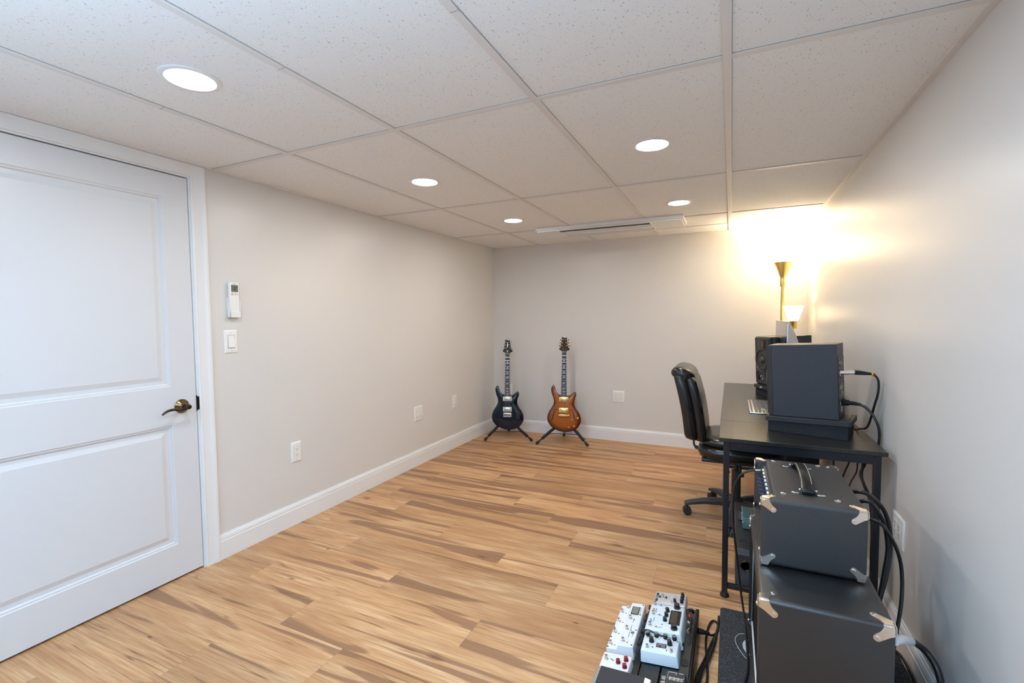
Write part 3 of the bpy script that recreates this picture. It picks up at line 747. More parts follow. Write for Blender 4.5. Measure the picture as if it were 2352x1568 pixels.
for xx in lxs:
    b = MB(); b.box(xx+.002, xx+lw-.002, dy0+.006+lw, dy1-.006-lw, dz-.017-.03, dz-.017); b.obj('side_rail', M_blackm, desk, world=True)

# ------------------------------------------------------------------ speakers on isolation pads
def speaker(label, pad_label, loc, rz, ht):
    pd = thing('isolation_pad', pad_label, 'speaker pad', (loc[0], loc[1], dz), (0, 0, rz), 'speaker isolation pads')
    tl = R(-2.6); dzf = .060
    b = MB()
    z = lambda x: .047+.0454*x
    b.add([(0, -.085, 0), (.305, -.085, 0), (.305, .090, 0), (0, .090, 0), (0, -.085, z(0)), (.305, -.085, z(.305)), (.305, .090, z(.305)), (0, .090, z(0))],
          [(3, 2, 1, 0), (4, 5, 6, 7), (0, 1, 5, 4), (1, 2, 6, 5), (2, 3, 7, 6), (3, 0, 4, 7)])
    b.obj('foam_wedge', M_foam, pd, bevel=.002)
    b = MB()
    b.loft([[(x, y, z(x)+h) for x, y in rrect(-.010+i, .316-i, -.093+i, .098-i, .008, 3)] for i, h in ((0, .0003), (0, .019), (.003, .022))]); b.loft([[(x, y, z(x)+h) for x, y in rrect(.004, .302, -.080, .085, .006, 3)] for h in (.021, .0245)])
    b.obj('top_slab', mat('pad_rubber', (.022, .024, .028), .6, bump=(500, .4, .001)), pd)
    b = MB(); b.tube([(-.011, -.012, z(0)+.008), (-.0112, .002, z(0)+.013), (-.0112, .014, z(0)+.010), (-.0112, .010, z(0)+.005), (-.0112, .0, z(0)+.0065)], .0013, 6, smooth=4); b.obj('emblem', M_whiteink, pd, label='small white swoosh emblem')
    # cabinet, front at x = 0 facing -x
    t = thing('studio_monitor', label, 'speaker', (loc[0], loc[1], dz+z(0)+.0248), (0, tl, rz), 'studio monitor speakers')
    Wd, Dp, Ht = .090, .272, ht
    b = MB(); b.rbox(.022, Dp, -Wd, Wd, 0, Ht, .0015, 1); b.obj('cabinet', M_spk, t)
    b = MB(); fp = rrect(-Wd, Wd, 0, Ht, .004, 2)
    b.loft([[(.022, y, zz) for y, zz in fp], [(.012, y, zz) for y, zz in fp], [(.0, y*.93, .008+zz*(Ht-.016)/Ht) for y, zz in fp]])
    fr = b.obj('front_baffle', mat('baffle_black', (.022, .021, .021), .38, spec=.5), t, sharp=20)
    My = lambda y, zz: Matrix.Translation((0, y, zz)) @ Matrix.Rotation(-PI/2, 4, 'Y')     # local z -> -x
    zw = .165
    b = MB().lathe([(.079, -.002), (.079, .004), (.074, .006), (.070, .003), (.066, .001)], 40, M=My(0, zw), cap=False); wr = b.obj('woofer', mat('woofer_ring', (.05, .05, .05), .3), t)
    b = MB().lathe([(.070, .002), (.064, .0055), (.058, .001), (.030, -.012+.004)], 40, M=My(0, zw), cap=False); b.obj('surround', M_rubber, wr)
    b = MB().lathe([(.0585, .0012), (.055, .001), (.030, -.004), (.024, -.003), (.022, .004), (.014, .010), (.0003, .012)], 40, M=My(0, zw), cap=False); b.obj('cone', M_cone, wr)
    b = MB(); b.rbox(-.003, .001, -.042, .042, Ht-.077, Ht-.020, .002, 2); tw = b.obj('tweeter', mat('tweeter_plate', (.02, .02, .02), .35), t)
    b = MB(); b.box(-.0036, -.0028, -.022, .022, Ht-.068, Ht-.030); b.obj('ribbon_slot', mat('ribbon_dark', (.045, .03, .02), .4), tw)
    b = MB()
    for k in range(4): b.box(-.0042, -.0034, -.018+k*.003, -.016+k*.003, Ht-.066, Ht-.032)
    b.obj('ribbon', mat('ribbon_gold', (.30, .22, .06), .35, metal=.6), tw)
    for s in (1, -1):
        b = MB().lathe([(.024, .001), (.022, .003), (.019, -.001), (.017, -.006)], 24, M=My(s*.055, .058) @ Matrix.Scale(1.25, 4, Vector((1, 0, 0))), cap=False)
        b.lathe([(.0185, .0005), (.0001, .0005)], 24, M=My(s*.055, .058) @ Matrix.Scale(1.25, 4, Vector((1, 0, 0)))); b.obj('bass_port', mat('port_gloss', (.006, .006, .006), .15), t)
    for s in (1, -1):
        b = MB().lathe([(.007, 0), (.006, .006), (.0002, .0065)], 12, M=My(s*.010, .050+.008*s)); b.obj('control_button', M_chrome, t)
    # amplifier plate on the back, with sockets
    b = MB(); b.rbox(Dp-.001, Dp+.002, -.078, .078, .018, Ht-.055, .001, 1); bp = b.obj('back_plate', mat('plate_dark', (.03, .03, .029), .45, metal=.2), t)
    X = Dp+.0025
    b = MB()
    scm = MB().cyl((-.0015, 0, 0), (.0008, 0, 0), .0032, n=8).mesh('screw', M_dark)
    for y, zz in ((-.07, .25), (0, .255), (.07, .258), (-.06, .232), (-.04, .225), (-.062, .21), (-.05, .18), (-.02, .175), (.05, .17), (-.06, .145), (.02, .14), (.06, .15), (-.05, .11), (-.02, .105), (.02, .098), (.06, .103), (-.055, .055), (-.02, .04), (.06, .045), (-.06, .03)):
        inst('screw', scm, bp, (X, y, zz))
    b = MB()
    for y0, y1, z0, z1 in ((-.055, -.025, .240, .247), (.0, .03, .232, .239), (-.04, -.035, .125, .145), (-.03, -.02, .125, .14), (0, .006, .122, .145), (.02, .026, .125, .148), (-.03, .03, .112, .1135), (-.04, .045, .106, .1075), (-.04, .04, .100, .1015), (.045, .053, .072, .108), (-.035, -.01, .028, .05), (-.05, -.046, .05, .075)):
        MB().box(X-.002, X+.0006, y0, y1, z0, z1).obj('label_print', mat('label_grey', (.42, .42, .42), .5), bp)
    b = MB(); b.rbox(X-.002, X+.004, .012, .052, .046, .078, .002, 1); b.obj('power_inlet', M_dark, bp)
    b = MB().lathe([(.013, 0), (.013, .003), (.010, .004)], 16, M=Matrix.Translation((X-.001, -.045, .196)) @ Matrix.Rotation(PI/2, 4, 'Y')); b.obj('input_socket', M_chrome, bp)
    return t
speaker('near black studio monitor showing its bare side and rear connector plate', 'foam wedge pad under the near speaker at the desk edge', (2.588, 2.535), R(-17), .323)
speaker('far black studio monitor facing the chair, woofer and ports visible', 'dark wedge pad with white swoosh under the far speaker', (2.597, 3.492), R(25), .318)

# cables of the near speaker
xc = thing('audio_cable', 'black audio cable with silver plug and yellow ring behind the near speaker', 'cable', (2.823, 2.42, 1.0))
b = MB(); b.tube([(2.826, 2.412, .998), (2.882, 2.418, 1.001)], .0085, 14); b.obj('plug', M_chrome, xc, world=True, label='silver plug barrel')
b = MB(); b.tube([(2.880, 2.418, 1.001), (2.900, 2.420, 1.000), (2.942, 2.424, .996)], [.0098, .0095, .005], 14); b.obj('boot', M_rubber, xc, world=True)
b = MB(); b.tube([(2.941, 2.424, .996), (2.946, 2.424, .995)], .0065, 10); b.obj('ring', M_yellow, xc, world=True, label='yellow marker ring')
b = MB(); b.tube([(2.947, 2.424, .995), (2.952, 2.425, .992)], .0065, 10); b.obj('ring', M_redring, xc, world=True, label='red marker ring')
b = MB(); b.tube([(2.935, 2.424, .996), (2.950, 2.424, .993), (2.962, 2.418, .975), (2.966, 2.42, .945), (2.964, 2.425, .905), (2.962, 2.455, .86), (2.960, 2.49, .805), (2.955, 2.51, .762), (2.946, 2.525, .742), (2.936, 2.55, .735), (2.930, 2.585, .724), (2.930, 2.64, .7195), (2.930, 2.74, .7195)], .0044, 8, smooth=5); b.obj('cord', M_cable, xc, world=True)
pc = thing('power_cable', 'thick black power cord looping from near speaker down behind desk', 'cable', (2.858, 2.474, .861))
b = MB(); b.tube([(2.858, 2.474, .861), (2.874, 2.469, .861)], .013, 10); b.tube([(2.872, 2.470, .861), (2.890, 2.464, .861), (2.914, 2.455, .858)], [.0095, .0085, .006], 12); b.obj('plug', M_rubber, pc, world=True)
b = MB(); b.tube([(2.905, 2.458, .859), (2.928, 2.446, .850), (2.948, 2.430, .825), (2.964, 2.418, .790), (2.972, 2.415, .750), (2.972, 2.42, .700), (2.970, 2.44, .60), (2.966, 2.45, .45)], .0052, 8, smooth=5); b.obj('cord', M_cable, pc, world=True)

# ------------------------------------------------------------------ all-in-one computer, keyboard
ix, iy0, iy1, iz0, iz1 = 2.660, 2.757, 3.405, .775, 1.213
im = thing('desktop_computer', 'slim all in one computer with curved aluminium back between the speakers', 'computer', (2.74, (iy0+iy1)/2, dz))
b = MB(); cy_, cz_ = (iy0+iy1)/2, (iz0+iz1)/2; rings = []
for dxx, s in ((0, 1), (.005, 1), (.009, .985), (.022, .90), (.050, .70), (.078, .40), (.086, .18), (.088, .03)):
    rings.append([(ix+.0005+dxx, cy_+(y-cy_)*s, cz_+(z-cz_)*s) for y, z in rrect(iy0, iy1, iz0, iz1, .012, 4)])
b.loft(rings); b.obj('housing', M_alu, im, world=True, sharp=25)
MB().box(ix-.0006, ix+.0008, iy0+.001, iy1-.001, iz0+.062, iz1-.001).obj('screen', M_screen, im, world=True, label='glossy black screen glass')
b = MB(); b.loft([[(x, y, z) for x, y in ((2.665+o, cy_-.10), (2.671+o, cy_-.10), (2.671+o, cy_+.10), (2.665+o, cy_+.10))] for o, z in ((.125, dz+.004), (.122, dz+.03), (.098, .86), (.090, .93))])
b.rbox(2.640, 2.80, cy_-.10, cy_+.10, dz, dz+.005, .002, 1); b.obj('stand', M_alu, im, world=True)
kb = thing('keyboard', 'flat silver keyboard with light keys lying on the black desk', 'keyboard', (2.5575, 3.04, dz))
MB().rbox(-.0575, .0575, -.209, .209, .0005, .008, .003, 2).obj('frame', M_alu, kb)
km = mat('key_grey', (.13, .125, .12), .4)
def keymesh(w, d): return MB().rbox(-d/2, d/2, -w/2, w/2, 0, .0035, .001, 1).mesh('key', km)
k1 = keymesh(.0165, .0155); kfn = keymesh(.0165, .008); ksp = keymesh(.11, .0155); kw = keymesh(.026, .0155)
for r in range(6):
    x = -.045+r*.0182+(.003 if r else 0)
    if r == 5:
        for yy, me in ((.19, kw), (.155, k1), (.13, k1), (.052, ksp), (-.02, k1), (-.04, k1)): inst('key', me, kb, (x, yy, .0075))
    else:
        for c in range(14 if r else 14):
            inst('key', kfn if r == 0 else (kw if c in (0, 13) and r > 1 else k1), kb, (x, .196-c*.0190-(.004 if c == 13 else 0), .0075))
    for c in range(3): inst('key', kfn if r == 0 else k1, kb, (x, -.078-c*.0185, .0075)) if r not in (3, 4) or (r == 4 and c == 1) else None
    for c in range(4): inst('key', kfn if r == 0 else k1, kb, (x, -.140-c*.0185, .0075))

# ------------------------------------------------------------------ office chair (faces the desk)
hx, hy = 2.443, 3.150
ch = thing('office_chair', 'black leather swivel office chair tucked under the desk', 'chair', (hx, hy, 0))
def sect(cx, cz, along, w, h, n=12):
    # rounded-rectangle section across direction 'along'
    c = Vector((math.cos(along), math.sin(along), 0)); s = Vector((-c.y, c.x, 0)); out = []
    for u, v in rrect(-w/2, w/2, -h/2, h/2, min(w, h)*.35, 3): out.append(tuple(c*cx+s*u+Vector((0, 0, cz+v))))
    return out
MB().lathe([(.045, .062), (.050, .07), (.050, .115), (.040, .125), (.030, .13)], 24).obj('base_hub', M_plastic, ch)
for k in range(5):
    a = R(192+72*k)
    b = MB(); b.loft([sect(.03, .095, a, .056, .046), sect(.10, .099, a, .050, .040), (sect(.19, .093, a, .044, .032)), sect(.262, .080, a, .042, .026), sect(.297, .070, a, .040, .020)])
    arm = b.obj('base_arm', M_plasticg, ch)
    e = Vector((math.cos(a), math.sin(a), 0))*.283
    b = MB(); wa = a+R(90); ax = Vector((math.cos(wa), math.sin(wa), 0))
    for s in (-1, 1): b.tube([e+ax*(s*.004)+Vector((0, 0, .0262)), e+ax*(s*.022)+Vector((0, 0, .0262))], [.0262, .0245], 20)
    b.tube([e+Vector((0, 0, .03)), e+Vector((0, 0, .078))], .007, 8); b.obj('caster', M_plastic, arm)
b = MB(); b.lathe([(.026, .12), (.026, .30), (.0145, .301), (.0145, .36)], 20); b.obj('gas_column', M_plastic, ch)
b = MB(); b.rbox(-.11, .11, -.085, .085, .350, .385, .012, 2); b.rbox(-.19, .22, -.19, .19, .382, .405, .008, 2); b.obj('seat_mechanism', M_plastic, ch)
b = MB(); b.tube([(.02, -.10, .362), (.02, -.20, .356), (.02, -.245, .352)], .005, 8); b.rbox(.004, .036, -.285, -.235, .346, .358, .004, 2); b.obj('height_lever', M_plastic, ch)
b = MB(); rings = []
def cushion(x0, x1, y0, y1, z0, z1, r):
    rings = []
    for z, ins in ((z0, .035), (z0+.010, .012), ((z0+z1)/2, 0), (z1-.010, .010), (z1, .035), (z1+.008, .10)):
        rings.append([(x, y, z) for x, y in rrect(x0+ins, x1-ins, y0+ins, y1-ins, max(r-ins, .03), 6)])
    return rings
b.loft(cushion(-.215, .255, -.235, .235, .400, .478, .12)); b.obj('seat_base', M_leather, ch, sharp=80)
b = MB(); b.loft(cushion(-.205, .245, -.225, .225, .472, .528, .12)); b.obj('seat_cushion', M_leather, ch, sharp=80)
# back: curved cushion in two layers with a folded-over cap
def bx(z): # centre line of the back at height z
    s = (z-.52)/.42; return -.232+.010*0-(.086*s)+.028*s*(1-s)*2
def back_ring(z, x0, x1, hw, r):
    return [(bx(z)+x, y, z-.10*(x)) for x, y in rrect(x0, x1, -hw, hw, (x1-x0)/2-.0005, 8)]
def hwid(z):
    s = (z-.50)/.45; return .225-.035*max(0, 2*s-1)**2-.02*max(0, 1-5*s)**2
zs = [.505, .512, .53, .58, .64, .70, .76, .82, .87, .895, .90]
b = MB(); rr = []
for z in zs:
    k = .02 if z in (.505, .90) else (.006 if z in (.512, .895) else 0)
    rr.append(back_ring(z, -.055+k, .022-k*.3, hwid(z)-k, .036))
b.loft(rr); b.obj('back_shell', M_leather, ch, sharp=80)
zs2 = [.500, .508, .53, .58, .64, .70, .76, .82, .86, .885, .892]
b = MB(); rr = []
for z in zs2:
    k = .03 if z in (.500, .892) else (.010 if z in (.508, .885) else 0)
    rr.append(back_ring(z, .012, .072-k*.8, hwid(z)-.004-k, .036))
b.loft(rr); b.obj('back_cushion', M_leather, ch, sharp=80)
b = MB(); rr = []
for z, k, q in ((.872, .012, 0), (.880, .002, 0), (.892, 0, 0), (.905, .003, 0), (.918, .012, .004), (.929, .026, .012), (.936, .042, .03), (.939, .058, .06)):
    x0_, x1_, hw_ = -.062+k, .078-k, hwid(.9)+.002-q
    rr.append([(bx(.90)+x-.004, y, z-.20*x) for x, y in rrect(x0_, x1_, -hw_, hw_, (x1_-x0_)/2-.0005, 8)])
b.loft(rr); b.obj('headrest_cap', M_leather, ch, sharp=80)
b = MB(); prof = [(-.292, .66), (-.262, .56), (-.252, .50), (-.248, .44), (-.240, .425), (-.22, .418), (-.12, .397)]
b.loft([[(x, -.032, z), (x, .032, z), (x+(.008 if i < 4 else .002), .032, z-(.0 if i < 3 else .008)), (x+(.008 if i < 4 else .002), -.032, z-(.0 if i < 3 else .008))] for i, (x, z) in enumerate(prof)]); b.obj('back_bar', M_plastic, ch, bevel=.002)
for yy in (.0,):
    pass

# ------------------------------------------------------------------ amplifier head, cabinet, riser
def corner_piece(b, cx, cy, cz, sx, sy, sz, k=1.0, r=.010):
    # three lobed sheet-metal corner: tongues on the three faces meeting at the corner, signs point inward
    c8 = [(.0508, .0332), (.0540, .0410), (.0508, .0488), (.0430, .0520), (.0352, .0488)]
    ccx, ccy, cr = .0430, .0410, .0112
    arc = [(ccx+cr*math.cos(R(-62+i*26)), ccy+cr*math.sin(R(-62+i*26))) for i in range(9)]
    poly = [(r*.5, r*.5), (.028, .0035), (.0305, .006), (.0325, .012), (.0385, .0225), (.0445, .028)]+arc+[(.026, .0420), (.0205, .0375), (.011, .0315), (.006, .0295), (.0035, .027)]
    th = .0014
    for A, B, C in (((sx, 0, 0), (0, sy, 0), (0, 0, sz)), ((sx, 0, 0), (0, 0, sz), (0, sy, 0)), ((0, sy, 0), (0, 0, sz), (sx, 0, 0))):
        A, B, C = Vector(A), Vector(B), Vector(C)
        lo = [tuple(Vector((cx, cy, cz))+A*(u*k)+B*(v*k)-C*th) for u, v in poly]
        hi = [tuple(Vector((cx, cy, cz))+A*(u*k)+B*(v*k)+C*.0006) for u, v in poly]
        b.loft([lo, hi])
        m = Vector((cx, cy, cz))+A*(.043*k)+B*(.041*k)-C*th
        b.tube([m, m-C*.0016, m-C*.0024], [.0052, .0048, .002], 10)
    # rounded shell on the edges and the very corner
    e = .030*k; rr = r+th
    P = Vector((cx+sx*r, cy+sy*r, cz+sz*r))
    b.sphere(tuple(P), rr, 8)
    for ax in ((sx, 0, 0), (0, sy, 0), (0, 0, sz)): b.tube([P, P+Vector(ax)*(e-r)], rr, 16)
def corners(t, x0, x1, y0, y1, z0, z1, k=1.0, r=.010):
    for (x, sx) in ((x0, 1), (x1, -1)):
        for (y, sy) in ((y0, 1), (y1, -1)):
            for (z, sz) in ((z0, 1), (z1, -1)):
                b = MB(); corner_piece(b, x, y, z, sx, sy, sz, k, r); b.obj('metal_corner', M_nickel, t, world=True, sharp=50)
def recessed(x0, x1, y0, y1, z0, z1, t, dep, r):
    bm = bmesh.new(); bmesh.ops.create_cube(bm, size=1)
    for v in bm.verts: v.co = ((x0+x1)/2+v.co.x*(x1-x0), (y0+y1)/2+v.co.y*(y1-y0), (z0+z1)/2+v.co.z*(z1-z0))
    outer = bm.edges[:]
    f = [q for q in bm.faces if q.calc_center_median().x < x0+.001][0]
    bmesh.ops.inset_region(bm, faces=[f], thickness=t, depth=0)
    e = bmesh.ops.extrude_face_region(bm, geom=[f]); vs = [q for q in e['geom'] if isinstance(q, bmesh.types.BMVert)]
    for v in vs: v.co.x += dep
    bmesh.ops.delete(bm, geom=[f], context='FACES')
    bmesh.ops.bevel(bm, geom=outer, offset=r, segments=5, profile=.5, affect='EDGES')
    bm.verts.index_update(); b = MB(); b.add([tuple(v.co) for v in bm.verts], [tuple(v.index for v in q.verts) for q in bm.faces]); bm.free(); return b
# riser
gx0, gx1, gy0, gy1, gz = 2.378, 2.947, 1.325, 2.034, .066
gr = thing('isolation_riser', 'charcoal felt covered platform under the amplifier cabinet', 'riser', ((gx0+gx1)/2, (gy0+gy1)/2, 0))
b = MB(); b.loft([[(x, y, z) for x, y in rrect(gx0+i, gx1-i, gy0+i, gy1-i, .012, 4)] for z, i in ((0, 0), (gz-.004, 0), (gz-.001, .0015), (gz, .004))]); b.obj('platform', M_felt, gr, world=True)
b = MB(); cx_, cy_ = 2.452, 1.815
pts = [(cx_+.020, cy_+.075), (cx_-.004, cy_+.068), (cx_-.018, cy_+.045), (cx_-.021, cy_+.02), (cx_-.014, cy_-.01), (cx_+.002, cy_-.045), (cx_+.020, cy_-.075)]
b.tube([(x, y, gz) for x, y in pts], .0012, 6, smooth=6)
def arcstrip(b, pts, w, z):
    L_, R_ = [], []
    for i, (x, y) in enumerate(pts):
        a, c2 = pts[max(i-1, 0)], pts[min(i+1, len(pts)-1)]; d = math.hypot(c2[0]-a[0], c2[1]-a[1]); nx, ny = -(c2[1]-a[1])/d*w[i], (c2[0]-a[0])/d*w[i]
        L_.append((x+nx, y+ny)); R_.append((x-nx, y-ny))
    for i in range(len(pts)-1): b.add([(*L_[i], z), (*L_[i+1], z), (*R_[i+1], z), (*R_[i], z)], [(0, 1, 2, 3)])
arcstrip(b, [(cx_+.022, cy_+.045), (cx_+.012, cy_+.032), (cx_+.007, cy_+.012), (cx_+.009, cy_-.010), (cx_+.016, cy_-.030), (cx_+.024, cy_-.042)], [.002, .004, .005, .005, .004, .002], gz+.0006)
b.obj('emblem', mat('pale_print', (.42, .47, .52), .8), gr, world=True, label='pale oval swoosh emblem')
# cabinet
cx0, cx1, cy0, cy1, cz0, cz1 = 2.477, 2.772, 1.370, 1.962, gz+.001, .500
cab = thing('speaker_cabinet', 'large black vinyl speaker cabinet standing on the felt riser', 'amplifier cabinet', ((cx0+cx1)/2, (cy0+cy1)/2, cz0))
b = recessed(cx0, cx1, cy0, cy1, cz0, cz1, .022, .020, .012)
b.obj('shell', M_tolex2, cab, world=True, sharp=60)
MB().box(cx0+.0165, cx0+.0195, cy0+.0225, cy1-.0225, cz0+.0225, cz1-.0225).obj('grille', M_grille, cab, world=True)
b = MB(); p = [(cx0+.012, cy0+.026, cz0+.026), (cx0+.012, cy1-.026, cz0+.026), (cx0+.012, cy1-.026, cz1-.026), (cx0+.012, cy0+.026, cz1-.026), (cx0+.012, cy0+.026, cz0+.026)]
b.tube(p, .003, 8); b.obj('piping', mat('white_piping', (.72, .72, .70), .4), cab, world=True, label='thin white piping')
corners(cab, cx0, cx1, cy0, cy1, cz0, cz1, .86, .012)
# head
ax0, ax1, ay0, ay1, az0, az1 = 2.490, 2.752, 1.552, 1.992, .5065, .706
hd = thing('amplifier_head', 'small black vinyl guitar amplifier head stacked on the cabinet', 'amplifier', ((ax0+ax1)/2, (ay0+ay1)/2, .5))
b = MB(); rr = .011; rings = []
def hprof(fx, i):
    X0, X1, Z0, Z1 = ax0+i, ax1-i, az0+i, az1-i; q = max(rr-i, .0015); fx = max(fx, X0); out = []
    for cx, cz, a in ((X1-q, Z0+q, -90), (X1-q, Z1-q, 0), (fx+q, Z1-q, 90)):
        for k in range(6): out.append((cx+q*math.cos(R(a+18*k)), cz+q*math.sin(R(a+18*k))))
    out += [(fx, az0+.022), (X0, az0+.021)]
    for k in range(6): out.append((X0+q+q*math.cos(R(180+18*k)), Z0+q+q*math.sin(R(180+18*k))))
    return out
for y, i, fx in [(0, rr, 0), (.0007, rr*.62, 0), (.0026, rr*.29, 0), (.0056, rr*.08, 0), (rr, 0, 0), (.020, 0, 0), (.024, 0, .004), (.028, 0, .014), (.034, 0, .034)]:
    rings.append([(x, ay0+y, z) for x, z in hprof(ax0+fx, i)])
L = len(rings)
rings += [[(x, ay0+ay1-y, z) for x, y, z in q] for q in rings[::-1]]
b.loft(rings)
b.obj('shell', M_tolex, hd, world=True, sharp=60)
MB().box(ax0+.020, ax0+.0335, ay0+.035, ay1-.035, az0+.023, az0+.118).obj('grille', M_grille, hd, world=True)
b = MB(); q = .036; b.add([(ax0+.012, ay0+q, az0+.120), (ax0+.012, ay1-q, az0+.120), (ax0+.026, ay1-q, az1-.012), (ax0+.026, ay0+q, az1-.012), (ax0+.0335, ay0+q, az0+.116), (ax0+.0335, ay1-q, az0+.116), (ax0+.0335, ay1-q, az1-.012), (ax0+.0335, ay0+q, az1-.012)],
                [(0, 1, 2, 3), (4, 7, 6, 5), (0, 4, 5, 1), (3, 2, 6, 7), (0, 3, 7, 4), (1, 5, 6, 2)]); cp = b.obj('control_panel', mat('panel_navy', (.03, .035, .05), .3), hd, world=True, label='dark control panel')
for k in range(8):
    m_ = MB(); m_.box(ax0+.0200, ax0+.0255, ay0+.044+k*.040, ay0+.062+k*.040, az1-.0145, az1-.0118); m_.obj('scale_print', M_whiteink, cp, world=True)
kq = MB().lathe([(.0105, 0), (.0105, .002), (.008, .003), (.0072, .012), (.0002, .0125)], 16, M=Matrix.Rotation(R(-80), 4, 'Y')); kqm = kq.mesh('knob', mat('navy_knob', (.01, .02, .05), .3))
o = ORIG[hd]
for k in range(8): inst('knob', kqm, cp, (ax0+.019-o[0], ay0+.052+k*.040-o[1], az0+.152-o[2]), scale=(1.3, 1.4, 1.4))
corners(hd, ax0, ax1, ay0, ay1, az0, az1, .74, .011)
ft = MB().lathe([(.012, 0), (.013, .002), (.013, .008), (.010, .009)], 14).mesh('rubber_foot', M_rubber)
for x in (ax0+.05, ax1-.04):
    for y in (ay0+.04, ay1-.04): inst('rubber_foot', ft, hd, (x-o[0], y-o[1], 0))
# strap handle on the head
hxc = 2.620; b = MB()
def strap(y, z, w=.015, th=.0032): return [(hxc-w, y, z), (hxc+w, y, z), (hxc+w*.95, y, z+th), (hxc-w*.95, y, z+th)]
ys = [1.648+i*(1.905-1.648)/12 for i in range(13)]
hb = hd
rings = []
for i, y in enumerate(ys):
    s = i/12; z = az1+.006+.030*(1-abs(2*s-1)**2.6); dz_ = .0
    rings.append([(hxc+u, y, z+v) for u, v in ((-.0155, .0005), (-.008, -.0012), (.008, -.0012), (.0155, .0005), (.0155, .0035), (.008, .0062), (-.008, .0062), (-.0155, .0035))])
b.loft(rings); hnd = b.obj('handle', M_leather, hd, world=True, label='black leather strap handle')
b = MB()
for sx in (-.0125, .0125): b.tube([(hxc+sx, y, az1+.0115+.030*(1-abs(2*(i/12)-1)**2.6)) for i, y in enumerate(ys) if 0 < i < 12], .0008, 5)
b.obj('stitching', mat('stitch_tan', (.45, .41, .35), .7), hnd, world=True)
for y, s in ((1.640, 1), (1.913, -1)):
    b = MB(); b.rbox(hxc-.019, hxc+.019, y-.012, y+.013, az1+.0005, az1+.016, .006, 3); b.obj('handle_cap', mat('cap_gloss', (.008, .009, .012), .15), hnd, world=True)
    b = MB()
    for q in (-1, 1):
        b.sphere((hxc+q*.032, y, az1+.0012), (.013, .0072, .0026), 8); b.sphere((hxc+q*.021, y+s*.006, az1+.010), .004, 6)
    b.obj('handle_mount', M_chrome, hnd, world=True)
for x, y in ((2.553, 1.620), (2.690, 1.614), (2.552, 1.968), (2.690, 1.966)):
    b = MB().lathe([(.0085, 0), (.0082, .0012), (.005, .0028), (.002, .003), (.0015, .0018), (.0002, .0018)], 16, c=(x, y, az1)); b.obj('screw', M_chrome, hd, world=True)

# ------------------------------------------------------------------ case and teal unit under the desk
bc = thing('equipment_case', 'low black plastic case with handle recess lying under desk by the leg', 'case', (2.56, 2.65, 0))
b = MB(); x0, x1, y0, y1, z1 = 2.434, 2.70, 2.332, 2.958, .174
b.loft([[(x, y0, 0), (x, y0, .048), (x, y0+.006, .056), (x, y0+.006, z1-.020), (x, y0+.024, z1), (x, y1-.01, z1), (x, y1, z1-.012), (x, y1, 0)] for x in (x0, x1)])
b.obj('body', M_plasticg, bc, world=True, bevel=.003)
b = MB(); pts = [(2.452, 2.402), (2.452, 2.430), (2.458, 2.446), (2.470, 2.452), (2.490, 2.450), (2.500, 2.436), (2.502, 2.402), (2.452, 2.402)]
b.tube([(x, y, z1+.001) for x, y in pts], .003, 6); b.obj('handle', M_plasticg, bc, world=True, label='raised D shaped grip')
b = MB().lathe([(.024, 0), (.022, .003), (.018, -.0), (.0002, -.001)], 24, M=Matrix.Translation((2.478, y0+.006, .105)) @ Matrix.Rotation(PI/2, 4, 'X')); b.obj('latch', mat('latch_black', (.006, .006, .006), .2), bc, world=True)
MB().box(x0-.0008, x0+.002, 2.42, 2.50, .09, .125).obj('yellow_label', M_yellow, bc, world=True)
tu = thing('effects_unit', 'small teal metal effects box on top of the black case', 'effects pedal', (2.51, 2.67, z1))
b = MB(); b.rbox(2.468, 2.555, 2.580, 2.762, z1+.003, z1+.050, .0025, 2); b.obj('enclosure', M_teal, tu, world=True)
b = MB(); b.box(2.4675, 2.5555, 2.600, 2.603, z1+.0495, z1+.0505); b.box(2.466, 2.4685, 2.58, 2.762, z1+.046, z1+.0506); b.obj('seam', mat('teal_light', (.4, .5, .5), .4), tu, world=True)
b = MB()
for x in (2.478, 2.545):
    for y in (2.59, 2.752): b.cyl((x, y, z1), (x, y, z1+.004), .006, n=10)
b.obj('rubber_feet', M_rubber, tu, world=True)
kk = MB(); kk.cyl((0, 0, 0), (-.004, 0, 0), .0062, n=10); kk.cyl((-.004, 0, 0), (-.019, 0, 0), .0088, .0078, 12); kkm = kk.mesh('knob', M_black)
kn_ = MB(); kn_.cyl((.0, 0, 0), (-.0045, 0, 0), .0064, n=8); knm = kn_.mesh('jack_nut', M_chrome)
o = ORIG[tu]
for k in range(4):
    inst('knob', kkm, tu, (2.468-o[0], 2.628+k*.030-o[1], .030)); inst('jack_nut', knm, tu, (2.468-o[0], 2.628+k*.030-o[1], .030))
b = MB(); b.sphere((2.470, 2.578, z1+.036), .0045, 6); b.obj('screw', M_chrome, tu, world=True); b = MB(); b.sphere((2.505, 2.579, z1+.030), .003, 6); b.obj('screw', M_chrome, tu, world=True)

sw = thing('floor_box', 'plain dark box on the floor under the far end of the desk', 'box', (2.79, 3.66, 0))
b = MB(); b.rbox(2.655, 2.925, 3.50, 3.82, .012, .40, .004, 2); b.obj('body', M_black, sw, world=True)
fm_ = MB().lathe([(.014, 0), (.015, .002), (.015, .011), (.012, .012)], 12).mesh('foot', M_rubber)
for x in (-.10, .10):
    for y in (-.13, .13): inst('foot', fm_, sw, (x, y, 0))

